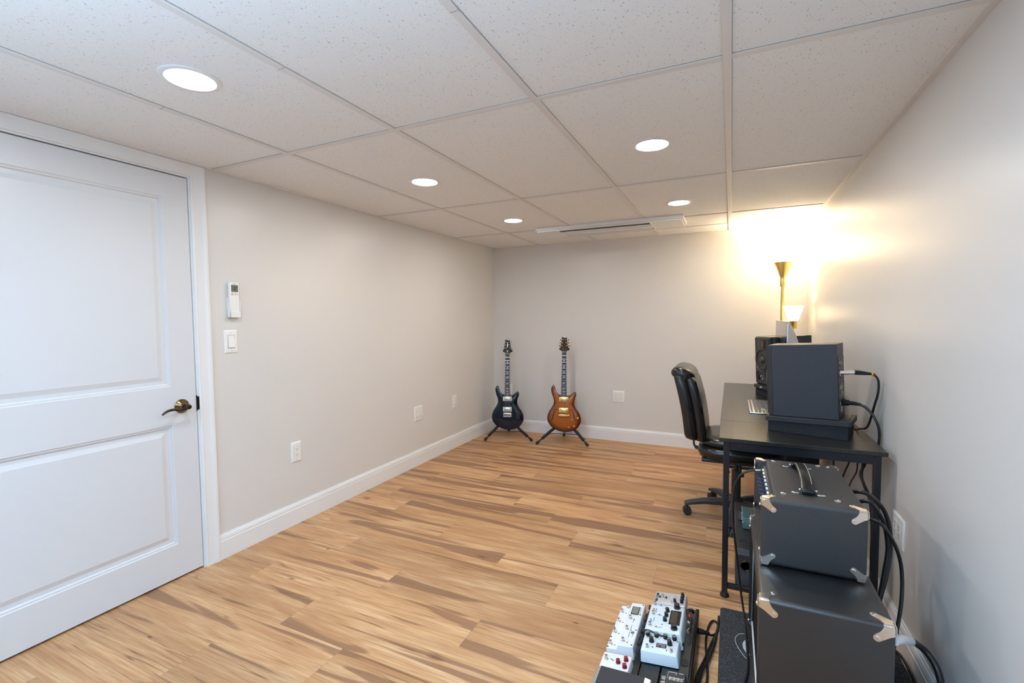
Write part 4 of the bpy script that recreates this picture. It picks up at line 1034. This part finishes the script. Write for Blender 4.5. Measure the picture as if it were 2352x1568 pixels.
# ------------------------------------------------------------------ pedalboard
SL = .10; BX0, BX1, BY0, BY1 = 2.020, 2.300, 1.285, 1.968
bz = lambda x: .040+SL*(x-1.99)
pbd = thing('pedalboard', 'sloped black metal pedalboard on the floor holding the effects pedals', 'pedalboard', ((BX0+BX1)/2, (BY0+BY1)/2, 0))
for xa, xb, ye in ((2.024, 2.062, 1.862), (2.066, 2.134, 1.862), (2.138, 2.200, BY1-.006), (2.206, 2.258, BY1-.006)):
    b = MB(); b.add([(xa, BY0+.006, bz(xa)-.008), (xb, BY0+.006, bz(xb)-.008), (xb, ye, bz(xb)-.008), (xa, ye, bz(xa)-.008), (xa, BY0+.006, bz(xa)), (xb, BY0+.006, bz(xb)), (xb, ye, bz(xb)), (xa, ye, bz(xa))],
                      [(3, 2, 1, 0), (4, 5, 6, 7), (0, 1, 5, 4), (1, 2, 6, 5), (2, 3, 7, 6), (3, 0, 4, 7)]); b.obj('deck_slat', M_black, pbd, world=True, bevel=.001)
b = MB(); xa, xb = 2.258, 2.290
b.add([(xa, BY0+.006, bz(xa)-.008), (xb, BY0+.006, bz(xb)-.008), (xb, BY1-.006, bz(xb)-.008), (xa, BY1-.006, bz(xa)-.008), (xa, BY0+.006, bz(xa)), (xb, BY0+.006, bz(xb)), (xb, BY1-.006, bz(xb)), (xa, BY1-.006, bz(xa))],
      [(3, 2, 1, 0), (4, 5, 6, 7), (0, 1, 5, 4), (1, 2, 6, 5), (2, 3, 7, 6), (3, 0, 4, 7)]); b.obj('deck_slat', M_boardtop, pbd, world=True)
for x0, x1, nm in ((2.2895, 2.3020, 'rear_rail'),):
    b = MB(); b.rbox(x0, x1, BY0, BY1, .010, bz((x0+x1)/2)+.002, .003, 2); b.obj(nm, M_headblack, pbd, world=True)
for y0, y1, xl in ((BY0, BY0+.007, 2.022), (1.855, 1.862, 2.026), (BY1-.007, BY1, 2.138)):
    b = MB(); b.loft([[(xl, y, .010), (2.292, y, .010), (2.292, y, bz(2.292)-.004), (xl, y, bz(xl)-.004)] for y in (y0, y1)]); b.obj('end_plate', M_black, pbd, world=True)
fm = MB().lathe([(.011, 0), (.012, .002), (.012, .012), (.009, .013)], 12).mesh('rubber_foot', M_rubber); o = ORIG[pbd]
for x, ys_ in ((2.045, (BY0+.004, 1.858)), (2.28, (BY0+.03, BY1-.03))):
    for y in ys_: inst('rubber_foot', fm, pbd, (x-o[0], y-o[1], 0))
for yy in (1.640, 1.30+.26+.32):
    b = MB().prism(rrect(2.262, 2.286, yy-.018, yy+.018, .010, 4), 0, .001, Matrix.Translation((0, 0, bz(2.274)+.0008)) @ Matrix.Rotation(0, 4, 'Y')); 
    b.v = [(x, y, z+SL*(x-2.274)) for x, y, z in b.v]; b.obj('cable_slot', M_dark, pbd, world=True)

ROT = (0, -math.atan(SL), 0)
def pedal(name, label, x0, x1, y0, y1, cat='effects pedal', lift=.0005):
    cx = (x0+x1)/2
    return thing(name, label, cat, (cx, (y0+y1)/2, bz(cx)+lift), ROT), (x1-x0)/math.cos(math.atan(SL)), y1-y0
fsw = MB(); fsw.lathe([(.0070, 0), (.0070, .0020), (.0052, .0024)], 6); fsw.lathe([(.0040, .002), (.0040, .006), (.0034, .007)], 14); fsw.lathe([(.0030, .006), (.0030, .008), (.0048, .0092), (.0052, .0115), (.0045, .0138), (.0002, .0143)], 16)
FSW = fsw.mesh('footswitch', M_chrome)
def knobmesh(nm, r, h, m, skirt=None, cap=None):
    b = MB(); b.lathe([(r*1.05, 0), (r*1.05, h*.15), (r*.92, h*.25), (r*.85, h), (r*.7, h*1.04), (.0003, h*1.05)], 18)
    b.box(-r*.08, r*.08, r*.2, r*.88, h*.9, h*1.08); return b.mesh(nm, m)
KN = knobmesh('knob', .0062, .012, M_black); KB = knobmesh('knob', .0115, .016, M_black); KR = knobmesh('knob', .0068, .012, M_red)
ck = MB(); ck.cur = 1; ck.lathe([(.0092, 0), (.0088, .0022), (.0068, .003)], 20); ck.cur = 0; ck.lathe([(.0062, .0028), (.0056, .0125), (.005, .0128)], 18); ck.cur = 2; ck.lathe([(.0052, .0126), (.0049, .0140), (.0002, .0144)], 18)
CK = ck.mesh('knob', [M_black, mat('skirt_silver', (.75, .76, .77), .25, metal=.6), M_chrome])
LED = MB().lathe([(.0022, 0), (.0022, .0012), (.0002, .0016)], 10).mesh('indicator_light', M_dark)
SCR = MB().lathe([(.0030, 0), (.0028, .0009), (.0002, .0012)], 10).mesh('screw', M_dark)
def encl(b, w, d, h, r=.004, taper=.0, z0=.0):
    rings = []
    for z, i in ((z0, taper), (h-r, 0 if taper == 0 else taper*.2), (h-r*.3, r*.3), (h, r)):
        rings.append([(x, y, z) for x, y in rrect(-w/2+i, w/2-i, -d/2+i, d/2-i, r, 3)])
    b.loft(rings); return b
def feet(t, w, d): pass

# loop switcher: long white box with a stepped top
t, w, d = pedal('loop_switcher', 'long stepped white switcher with eight chrome footswitches and small screen', 2.016, 2.112, 1.600, 1.868, 'pedal switcher')
b = MB(); pr = [(-w/2, 0), (w/2, 0), (w/2, .0445), (w/2-.003, .0475), (-.004, .0465), (-.012, .029), (-w/2+.003, .0285), (-w/2, .0255)]
b.loft([[(x, y, z) for x, z in pr] for y in (-d/2, d/2)]); b.obj('enclosure', M_white, t, bevel=.0015)
for a, bb, z in [(.13, q, .0285) for q in (.09, .34, .60, .83)]+[(.60, q, .0468) for q in (.09, .35, .60)]+[(.30, .965, .0285)]:
    x, y = -w/2+a*w, -d/2+bb*d
    inst('footswitch', FSW, t, (x, y, z)); 
    if bb < .9: inst('indicator_light', LED, t, (x+.015, y-.003, z))
for a, bb, z in ((.05, .03, .0285), (.05, .24, .0285), (.05, .45, .0285), (.93, .04, .047), (.93, .36, .047), (.92, .72, .047), (.93, .97, .047)): inst('screw', SCR, t, (-w/2+a*w, -d/2+bb*d, z))
b = MB(); b.rbox(.004, .034, d/2-.078, d/2-.026, .0455, .0485, .0008, 1); sc = b.obj('display_bezel', M_dark, t)
b = MB(); b.box(.007, .031, d/2-.074, d/2-.030, .0483, .0489); b.obj('screen', mat('lcd_green_grey', (.22, .235, .19), .15), sc, label='grey green screen')
b = MB()
for x0, x1, y0, y1 in ((.022, .0235, -.085, -.05), (.022, .0235, -.04, -.012), (.022, .0235, .005, .03), (.037, .0385, d/2-.074, d/2-.03), (.034, .0355, -.075, -.045)): b.box(x0, x1, y0, y1, .0472, .0479)
b.lathe([(.007, 0), (.007, .0006), (.004, .0007)], 6, c=(.033, -.055, .0475)); b.obj('printed_marks', MATS['grey_ink'], t)
# delay with display
t, w, d = pedal('effects_pedal', 'cool tinted white pedal with dark rectangular display and two large knobs', 2.138, 2.262, 1.696, 1.862)
b = encl(MB(), w, d, .062, .006, -.004, .006); b.obj('enclosure', M_coolwhite, t, sharp=50)
MB().box(-w/2+.004, w/2-.004, -d/2+.004, d/2-.004, 0, .0065).obj('base_plate', M_black, t)
P = lambda a, bb, z=.062: (-w/2+a*w, -d/2+bb*d, z)
for a, bb in ((.12, .93), (.14, .56), (.13, .13)): inst('footswitch', FSW, t, P(a, bb))
for a, bb in ((.13, .70), (.12, .28)): inst('footswitch', FSW, t, P(a, bb), scale=(.75, .75, .6))
for a, bb in ((.78, .93), (.80, .14)): inst('knob', KB, t, P(a, bb))
for a, bb in ((.53, .74), (.52, .56), (.51, .38)): inst('knob', KN, t, P(a, bb), scale=(1.2, 1.2, 1.1))
b = MB(); b.box(-w/2+.62*w, -w/2+.93*w, -d/2+.27*d, -d/2+.80*d, .0618, .0628); dp = b.obj('display_window', mat('window_black', (.02, .018, .017), .12), t)
MB().box(-w/2+.66*w, -w/2+.83*w, -d/2+.31*d, -d/2+.76*d, .0627, .0632).obj('screen', M_lcdb, dp, label='brown dark screen')
b = MB()
for a, bb, l in ((.24, .92, .016), (.26, .55, .018), (.26, .10, .020), (.17, .78, .004), (.17, .40, .004), (.42, .93, .006), (.42, .12, .006), (.45, .90, .004)): b.box(-w/2+a*w, -w/2+a*w+l, -d/2+bb*d-.001, -d/2+bb*d+.001, .0619, .0624)
for bb in (.70, .36): b.box(-w/2+.19*w, -w/2+.205*w, -d/2+bb*d-.012, -d/2+bb*d+.012, .0619, .0624)
b.obj('printed_marks', MATS['grey_ink'], t)
for a, bb in ((.30, .95), (.32, .57), (.30, .12), (.45, .84), (.45, .22)): inst('indicator_light', LED, t, P(a, bb))
# compact twin-switch pedal
t, w, d = pedal('effects_pedal', 'cool tinted white compact pedal with silver capped knobs and black name plate', 2.137, 2.257, 1.603, 1.692)
b = encl(MB(), w, d, .044, .005, -.003, .003); b.obj('enclosure', M_coolwhite, t, sharp=50)
MB().box(-w/2+.004, w/2-.004, -d/2+.004, d/2-.004, 0, .0035).obj('base_plate', M_black, t)
P = lambda a, bb, z=.044: (-w/2+a*w, -d/2+bb*d, z)
for a in (.12, .37, .62, .87): inst('knob', CK, t, P(a, .86), scale=(1.3, 1.3, 1.3))
for a in (.25, .76): inst('knob', KN, t, P(a, .58), scale=(1.4, 1.4, 1.3))
for a, bb in ((.17, .20), (.84, .16)): inst('footswitch', FSW, t, P(a, bb), scale=(.9, .9, .8)); inst('indicator_light', LED, t, P(a+(.14 if a < .5 else -.14), bb+.05))
b = MB(); b.box(-w/2+.40*w, -w/2+.68*w, -d/2+.30*d, -d/2+.55*d, .0438, .0446); np_ = b.obj('name_plate', mat('plate_black', (.03, .025, .024), .3), t)
b = MB(); x = -w/2+.43*w
for i in range(8): b.box(x+i*.0034, x+i*.0034+.0022, -d/2+.44*d, -d/2+.50*d, .0445, .0449)
b.box(x, x+.006, -d/2+.35*d, -d/2+.38*d, .0445, .0449); b.box(x+.013, x+.026, -d/2+.35*d, -d/2+.385*d, .0445, .0449); b.obj('lettering', mat('dull_white_ink', (.5, .45, .42), .5), np_)
# silver pedal
t, w, d = pedal('effects_pedal', 'silver grey pedal with a row of black knobs at the far end', 2.136, 2.256, 1.910, 1.996)
b = encl(MB(), w, d, .036, .003, -.001, .002); b.obj('enclosure', M_silver, t, sharp=50)
MB().box(-w/2+.004, w/2-.004, -d/2+.004, d/2-.004, 0, .0025).obj('base_plate', M_black, t)
P = lambda a, bb, z=.036: (-w/2+a*w, -d/2+bb*d, z)
inst('footswitch', FSW, t, P(.26, .52))
for s in (-.10, .11): inst('indicator_light', LED, t, P(.26+s, .50), scale=(1.6, 1.6, 5))
inst('knob', KN, t, P(.66, .30)); inst('toggle_switch', MB().lathe([(.0035, 0), (.0035, .002), (.0015, .003), (.0018, .010), (.0002, .0105)], 10).mesh('toggle_switch', M_chrome), t, P(.57, .14))
for bb in (.82, .56, .30): inst('knob', KN, t, P(.88, bb), scale=(1.1, 1.1, 1.25))
b = MB(); b.box(-w/2+.035*w, -w/2+.105*w, -d/2+.14*d, -d/2+.86*d, .0358, .0366); lb = b.obj('name_strip', M_dark, t)
b = MB()
for bb in (.38, .47, .58): b.box(-w/2+.055*w, -w/2+.085*w, -d/2+bb*d-.002, -d/2+bb*d+.002, .0365, .037)
b.obj('lettering', M_whiteink, lb)
b = MB(); b.box(-w/2+.62*w, -w/2+.70*w, -d/2+.70*d, -d/2+.74*d, .0359, .0363); b.box(-w/2+.66*w, -w/2+.675*w, -d/2+.52*d, -d/2+.74*d, .0359, .0363); b.obj('red_mark', mat('pink_ink', (.55, .25, .3), .5), t)
# small white pedal with red knobs
t, w, d = pedal('effects_pedal', 'small white pedal with three dark red knobs', 2.018, 2.114, 1.498, 1.572)
b = encl(MB(), w, d, .034, .003, -.001, .002); b.obj('enclosure', M_white, t, sharp=50)
MB().box(-w/2+.004, w/2-.004, -d/2+.004, d/2-.004, 0, .0025).obj('base_plate', M_black, t)
P = lambda a, bb, z=.034: (-w/2+a*w, -d/2+bb*d, z)
inst('footswitch', FSW, t, P(.17, .50), scale=(1.1, 1.1, 1.1))
for a, bb in ((.60, .42), (.84, .66), (.86, .20)): inst('knob', KR, t, P(a, bb), scale=(1.15, 1.15, 1.0))
for a, bb in ((.34, .56), (.40, .50)): inst('indicator_light', LED, t, P(a, bb))
# wah treadle
t, w, d = pedal('wah_pedal', 'silver edged treadle pedal with black rubber tread at the frame bottom', 2.016, 2.196, 1.362, 1.474, 'expression pedal')
b = encl(MB(), w, d, .030, .006, -.002, 0); b.obj('base', M_silver, t)
b = MB(); tr = [(-w/2, .034), (-w/2+.004, .050), (-w/2+.02, .055), (w/2-.02, .046), (w/2-.003, .042), (w/2, .030)]
b.loft([[(x, y, z) for x, z in tr]+[(x, y, z-.012) for x, z in tr[::-1]] for y in (-d/2+.002, d/2-.002)]); tr_ = b.obj('treadle', mat('cast_silver', (.62, .60, .57), .28, metal=.8), t, bevel=.003)
b = MB(); b.loft([[(-w/2+.020, y, .0552), (w/2-.022, y, .0468), (w/2-.022, y, .0495), (-w/2+.020, y, .058)] for y in (-d/2+.010, d/2-.006)]); b.obj('rubber_tread', mat('tread_rubber', (.022, .026, .034), .55), tr_)
# black pedal with pale blackletter name
t, w, d = pedal('effects_pedal', 'black pedal with cream blackletter style name at the frame bottom', 2.229, 2.2885, 1.430, 1.549)
b = encl(MB(), w, d, .028, .003, -.001, 0); b.obj('enclosure', mat('black_hammer', (.035, .037, .042), .4), t, sharp=50)
b = MB(); rr = random.Random(5)
for i in range(10):
    x = -.019+i*.0041; b.box(x, x+.0012, .020, .031, .0279, .0285); b.box(x, x+.0034, .029 if i % 2 else .020, .0305 if i % 2 else .0215, .0279, .0285)
    if i % 3 == 0: b.box(x+.0025, x+.0037, .018, .034, .0279, .0285)
b.box(-.0195, .021, .031, .032, .0279, .0285); b.obj('lettering', M_cream, t, label='cream blackletter lettering')
b = MB()
for i in range(9): b.box(-.021+i*.0028, -.021+i*.0028+.0019, .0535, .0560, .0279, .0284)
for i in range(5): b.box(.009+i*.0028, .009+i*.0028+.0019, .0535, .0560, .0279, .0284)
for x, y in ((-.024, .048), (-.0245, .036), (-.0245, .025), (.0, .046), (.0245, .032)): b.box(x, x+.0012, y, y+.005, .0279, .0284)
b.obj('white_print', M_whiteink, t)
jk = MB().tube([(0, 0, 0), (-.014, 0, 0)], [.0075, .006], 8).mesh('jack_nut', M_chrome)
inst('jack_nut', jk, t, (-w/2, .036, .016)); inst('jack_nut', jk, t, (-w/2, .012, .016))

# patch cables on the board
def patch(label, pts, r=.0026, p0=True, p1=True, pm=None):
    t = thing('patch_cable', label, 'cable', pts[0], group='patch cables on the pedalboard')
    b = MB(); b.tube(pts, r, 7, smooth=5); b.obj('cord', M_cable, t, world=True)
    for f, a, c in ((p0, pts[0], pts[1]), (p1, pts[-1], pts[-2])):
        if f:
            a, c = Vector(a), Vector(c); u = (c-a).normalized()
            b = MB(); b.tube([a-u*.004, a+u*.010], .0058, 10); b.obj('plug', pm or M_rubber, t, world=True)
    return t
rr = random.Random(9)
for k in range(7):
    y = 1.615+k*.036; z = bz(2.124)+.010
    patch('short black patch cable bunched in the gap between white switcher and tinted pedals', [(2.1195, y, z+.012+.006*(k % 2)), (2.125, y+.012, z+.024), (2.127+.002*(k % 3), y+.030, z+.018+.006*(k % 3)), (2.123, y+.048, z+.004), (2.1215, y+.066, z+.014)], .0027, True, k % 2 == 0)
patch('black patch cable curling out behind the compact cool tinted pedal', [(2.130, 1.694, bz(2.13)+.020), (2.128, 1.695, bz(2.13)+.045), (2.142, 1.695, bz(2.14)+.058), (2.180, 1.694, bz(2.18)+.048), (2.225, 1.694, bz(2.22)+.040), (2.262, 1.701, bz(2.26)+.024)], .0028, False, True)
patch('patch cable with red band at the right side of the display pedal', [(2.272, 1.866, bz(2.27)+.030), (2.278, 1.850, bz(2.27)+.026), (2.280, 1.835, bz(2.27)+.020), (2.279, 1.820, bz(2.27)+.018)], .0048, True, False, M_redring)
patch('patch cable with silver plugs beside the display pedal near rail', [(2.274, 1.815, bz(2.27)+.034), (2.281, 1.800, bz(2.27)+.034), (2.281, 1.782, bz(2.27)+.034), (2.275, 1.765, bz(2.27)+.034)], .004, True, True, M_chrome)
patch('black angled patch plug at the far rail corner of pedalboard', [(2.270, 1.905, bz(2.27)+.030), (2.279, 1.908, bz(2.27)+.030), (2.283, 1.912, bz(2.27)+.018)], .0055, True, False)

# mains lead of the pedalboard
pw = thing('power_cable', 'black mains lead coiled on the wood floor right of the pedalboard', 'cable', (2.30, 1.89, .03))
b = MB(); b.tube([(2.303, 1.893, .030), (2.318, 1.896, .029), (2.332, 1.900, .026)], [.011, .010, .006], 12); b.tube([(2.330, 1.900, .026), (2.340, 1.905, .021)], .0075, 10); b.obj('plug', M_rubber, pw, world=True)
b = MB(); b.tube([(2.332, 1.900, .026), (2.350, 1.912, .014), (2.366, 1.945, .007), (2.371, 1.995, .006), (2.360, 2.022, .006), (2.345, 2.010, .006), (2.333, 1.95, .006), (2.331, 1.87, .006), (2.338, 1.78, .006), (2.344, 1.70, .006), (2.340, 1.62, .006), (2.325, 1.55, .006), (2.312, 1.50, .006)], .0042, 8, smooth=6); b.obj('cord', M_cable, pw, world=True)
pw2 = thing('audio_cable', 'doubled black cable lying along the felt riser on the floor', 'cable', (2.36, 1.95, .006))
b = MB(); b.tube([(2.3725, 2.06, .005), (2.3715, 2.00, .005), (2.362, 1.93, .005), (2.350, 1.86, .014), (2.330, 1.77, .005), (2.314, 1.70, .005), (2.308, 1.64, .005), (2.312, 1.56, .005), (2.322, 1.48, .005)], .0045, 8, smooth=6)
b.tube([(2.3725, 2.05, .013), (2.3695, 1.98, .005), (2.360, 1.87, .014), (2.345, 1.77, .014), (2.325, 1.69, .014), (2.317, 1.62, .005), (2.321, 1.54, .005), (2.331, 1.47, .005)], .0045, 8, smooth=6); b.obj('cord', M_cable, pw2, world=True)

# ------------------------------------------------------------------ amplifier cables
fc = thing('guitar_cable', 'black guitar cable looping from the amplifier front down onto the riser', 'cable', (2.47, 1.92, .67))
b = MB(); b.tube([(2.508, 1.924, .678), (2.490, 1.923, .676)], .0050, 10); b.obj('plug', M_chrome, fc, world=True)
b = MB(); b.tube([(2.495, 1.923, .6765), (2.475, 1.922, .674), (2.460, 1.921, .668), (2.440, 1.920, .651), (2.424, 1.930, .607), (2.418, 1.94, .544), (2.419, 1.95, .456), (2.430, 1.962, .351), (2.440, 1.975, .262), (2.452, 1.972, .165), (2.462, 1.94, .105), (2.4675, 1.852, .074), (2.4690, 1.775, .0705), (2.466, 1.68, .0705), (2.454, 1.616, .0705), (2.440, 1.56, .0705), (2.425, 1.50, .0705)], .0042, 8, smooth=6); b.obj('cord', M_cable, fc, world=True)
def cable(name, label, pts, r, cat='cable', group=None):
    t = thing(name, label, cat, pts[0], group=group); b = MB(); b.tube(pts, r, 9, smooth=6); b.obj('cord', M_cable, t, world=True); return t
cable('power_cable', 'thick black mains cord arching highest out of the amplifier head back', [(2.7535, 1.84, .640), (2.770, 1.835, .668), (2.80, 1.815, .676), (2.84, 1.865, .639), (2.87, 1.89, .595), (2.885, 1.893, .533), (2.885, 1.886, .463), (2.870, 1.855, .402), (2.85, 1.823, .350), (2.83, 1.80, .28), (2.82, 1.78, .16), (2.82, 1.76, .0735)], .0066)
cable('speaker_cable', 'second black cord arching close below the thick mains cord', [(2.7535, 1.76, .630), (2.770, 1.755, .664), (2.795, 1.735, .674), (2.83, 1.786, .625), (2.85, 1.805, .578), (2.862, 1.82, .503), (2.852, 1.804, .438), (2.84, 1.79, .371), (2.822, 1.77, .29), (2.80, 1.74, .20), (2.79, 1.73, .0730)], .0060)
cable('speaker_cable', 'black cable bowing out from amplifier head corner down to cabinet back', [(2.7535, 1.66, .640), (2.770, 1.655, .652), (2.80, 1.645, .646), (2.84, 1.690, .585), (2.865, 1.718, .525), (2.875, 1.726, .463), (2.868, 1.70, .396), (2.84, 1.63, .34), (2.81, 1.56, .30), (2.772, 1.52, .29)], .0050)
dc = thing('speaker_cable', 'black cable with white sleeve leaving the cabinet back to the wall', 'cable', (2.78, 1.40, .455))
b = MB(); b.tube([(2.772, 1.392, .452), (2.80, 1.445, .431), (2.86, 1.585, .352)], [.0098, .0105, .0105], 14); b.obj('sleeve', M_whitesleeve, dc, world=True, label='shiny white sleeve')
b = MB(); b.tube([(2.855, 1.573, .358), (2.872, 1.605, .340), (2.89, 1.628, .321), (2.91, 1.63, .303), (2.922, 1.605, .285), (2.928, 1.588, .252), (2.930, 1.575, .20), (2.935, 1.56, .12), (2.935, 1.55, .074)], .0086, 12, smooth=5); b.obj('cord', M_cable, dc, world=True)
cable('audio_cable', 'pair of thin black cords along the riser edge beside the right baseboard', [(2.90, 2.026, .0715), (2.940, 1.995, .0715), (2.9535, 1.960, .0635), (2.9625, 1.908, .0455), (2.9600, 1.850, .031), (2.9570, 1.78, .012), (2.957, 1.60, .006), (2.957, 1.45, .006)], .0047)
# cables hanging behind the desk
for lb, pts, r in (('black cord hanging behind the desk, leftmost of five above the amplifier', [(2.84, 2.62, .695), (2.845, 2.60, .587), (2.845, 2.60, .50), (2.85, 2.60, .30), (2.85, 2.60, .005)], .0040),
                   ('black cord slanting left behind the desk, second from left', [(2.905, 2.50, .69), (2.895, 2.52, .60), (2.875, 2.545, .515), (2.86, 2.56, .42), (2.86, 2.56, .20), (2.86, 2.56, .005)], .0038),
                   ('thin black cord bending down behind the desk, in the middle of five', [(2.925, 2.52, .69), (2.922, 2.52, .60), (2.920, 2.53, .54), (2.900, 2.53, .49), (2.895, 2.53, .44), (2.895, 2.53, .20), (2.895, 2.53, .005)], .0030),
                   ('thick black cord crossing another behind the desk, lying in front', [(2.93, 2.47, .69), (2.930, 2.47, .59), (2.925, 2.46, .55), (2.93, 2.44, .512), (2.945, 2.40, .45), (2.95, 2.38, .30), (2.95, 2.36, .005)], .0052),
                   ('thick black cord crossing another behind the desk, lying behind', [(2.950, 2.49, .69), (2.944, 2.49, .60), (2.930, 2.50, .545), (2.94, 2.48, .50), (2.958, 2.44, .44), (2.962, 2.42, .30), (2.962, 2.40, .005)], .0056)):
    cable('hanging_cable', lb, pts, r)

# ------------------------------------------------------------------ lights
def point(name, loc, power, col, rad):
    l = bpy.data.lights.new(name, 'POINT'); l.energy = power; l.color = col; l.shadow_soft_size = rad
    o = bpy.data.objects.new(name, l); COL.objects.link(o); o.location = loc; return o
point('torchiere_bulb', (lx, ly, 1.742), 7.5, (1, .78, .50), .03)
point('side_bulb', (lx+rx, ly+ry, 1.262), .8, (1, .82, .56), .018)
def disk(name, loc, power, col, size):
    l = bpy.data.lights.new(name, 'AREA'); l.shape = 'DISK'; l.size = size; l.energy = power; l.color = col
    o = bpy.data.objects.new(name, l); COL.objects.link(o); o.location = loc; return o
for i, (x, y) in enumerate(((2.073, .955), (.845, -.28), (2.073, -.28), (.845, -1.35), (2.073, -1.35))):     # the rest of the downlight rows, out of view
    disk('downlight_out_of_view', (x, y, H-.001), 3.6, (.55, .77, 1), .13)
sp = bpy.data.lights.new('added_bounce_spot', 'SPOT'); sp.energy = 150; sp.color = (.46, .72, 1); sp.spot_size = R(150); sp.spot_blend = .6; sp.shadow_soft_size = .12  # added spot, unseen, stands in for a flash bounced off the ceiling
so = bpy.data.objects.new('added_bounce_spot', sp); COL.objects.link(so); so.location = (1.75, -.85, 1.12); so.rotation_euler = (PI, 0, 0)
wd = bpy.data.worlds.new('sky'); SC.world = wd; wd.use_nodes = True
wd.node_tree.nodes['Background'].inputs[1].default_value = 0

# ------------------------------------------------------------------ camera
cam = bpy.data.cameras.new('camera'); co = bpy.data.objects.new('camera', cam); COL.objects.link(co); SC.camera = co
yaw, pitch, roll, fpx = 0.4366, -0.0517, -0.0093, 1078.6257
f = Vector((-math.sin(yaw)*math.cos(pitch), math.cos(yaw)*math.cos(pitch), math.sin(pitch)))
r = Vector((math.cos(yaw), math.sin(yaw), 0)); u = r.cross(f)
r2 = math.cos(roll)*r+math.sin(roll)*u; u2 = -math.sin(roll)*r+math.cos(roll)*u
M = Matrix((r2, u2, -f)).transposed().to_4x4(); M.translation = (2.4018, 0, 1.249); co.matrix_world = M
cam.sensor_fit = 'HORIZONTAL'; cam.sensor_width = 36; cam.lens = 36*fpx/2352; cam.clip_start = .02; cam.clip_end = 60
SC.view_settings.view_transform = 'Standard'; SC.view_settings.look = 'None'; SC.view_settings.exposure = 1.16; SC.view_settings.gamma = 1
SC.view_settings.use_curve_mapping = False
SC.cycles.use_denoising = True
SC.cycles.max_bounces = 10; SC.cycles.diffuse_bounces = 6; SC.cycles.sample_clamp_indirect = 6
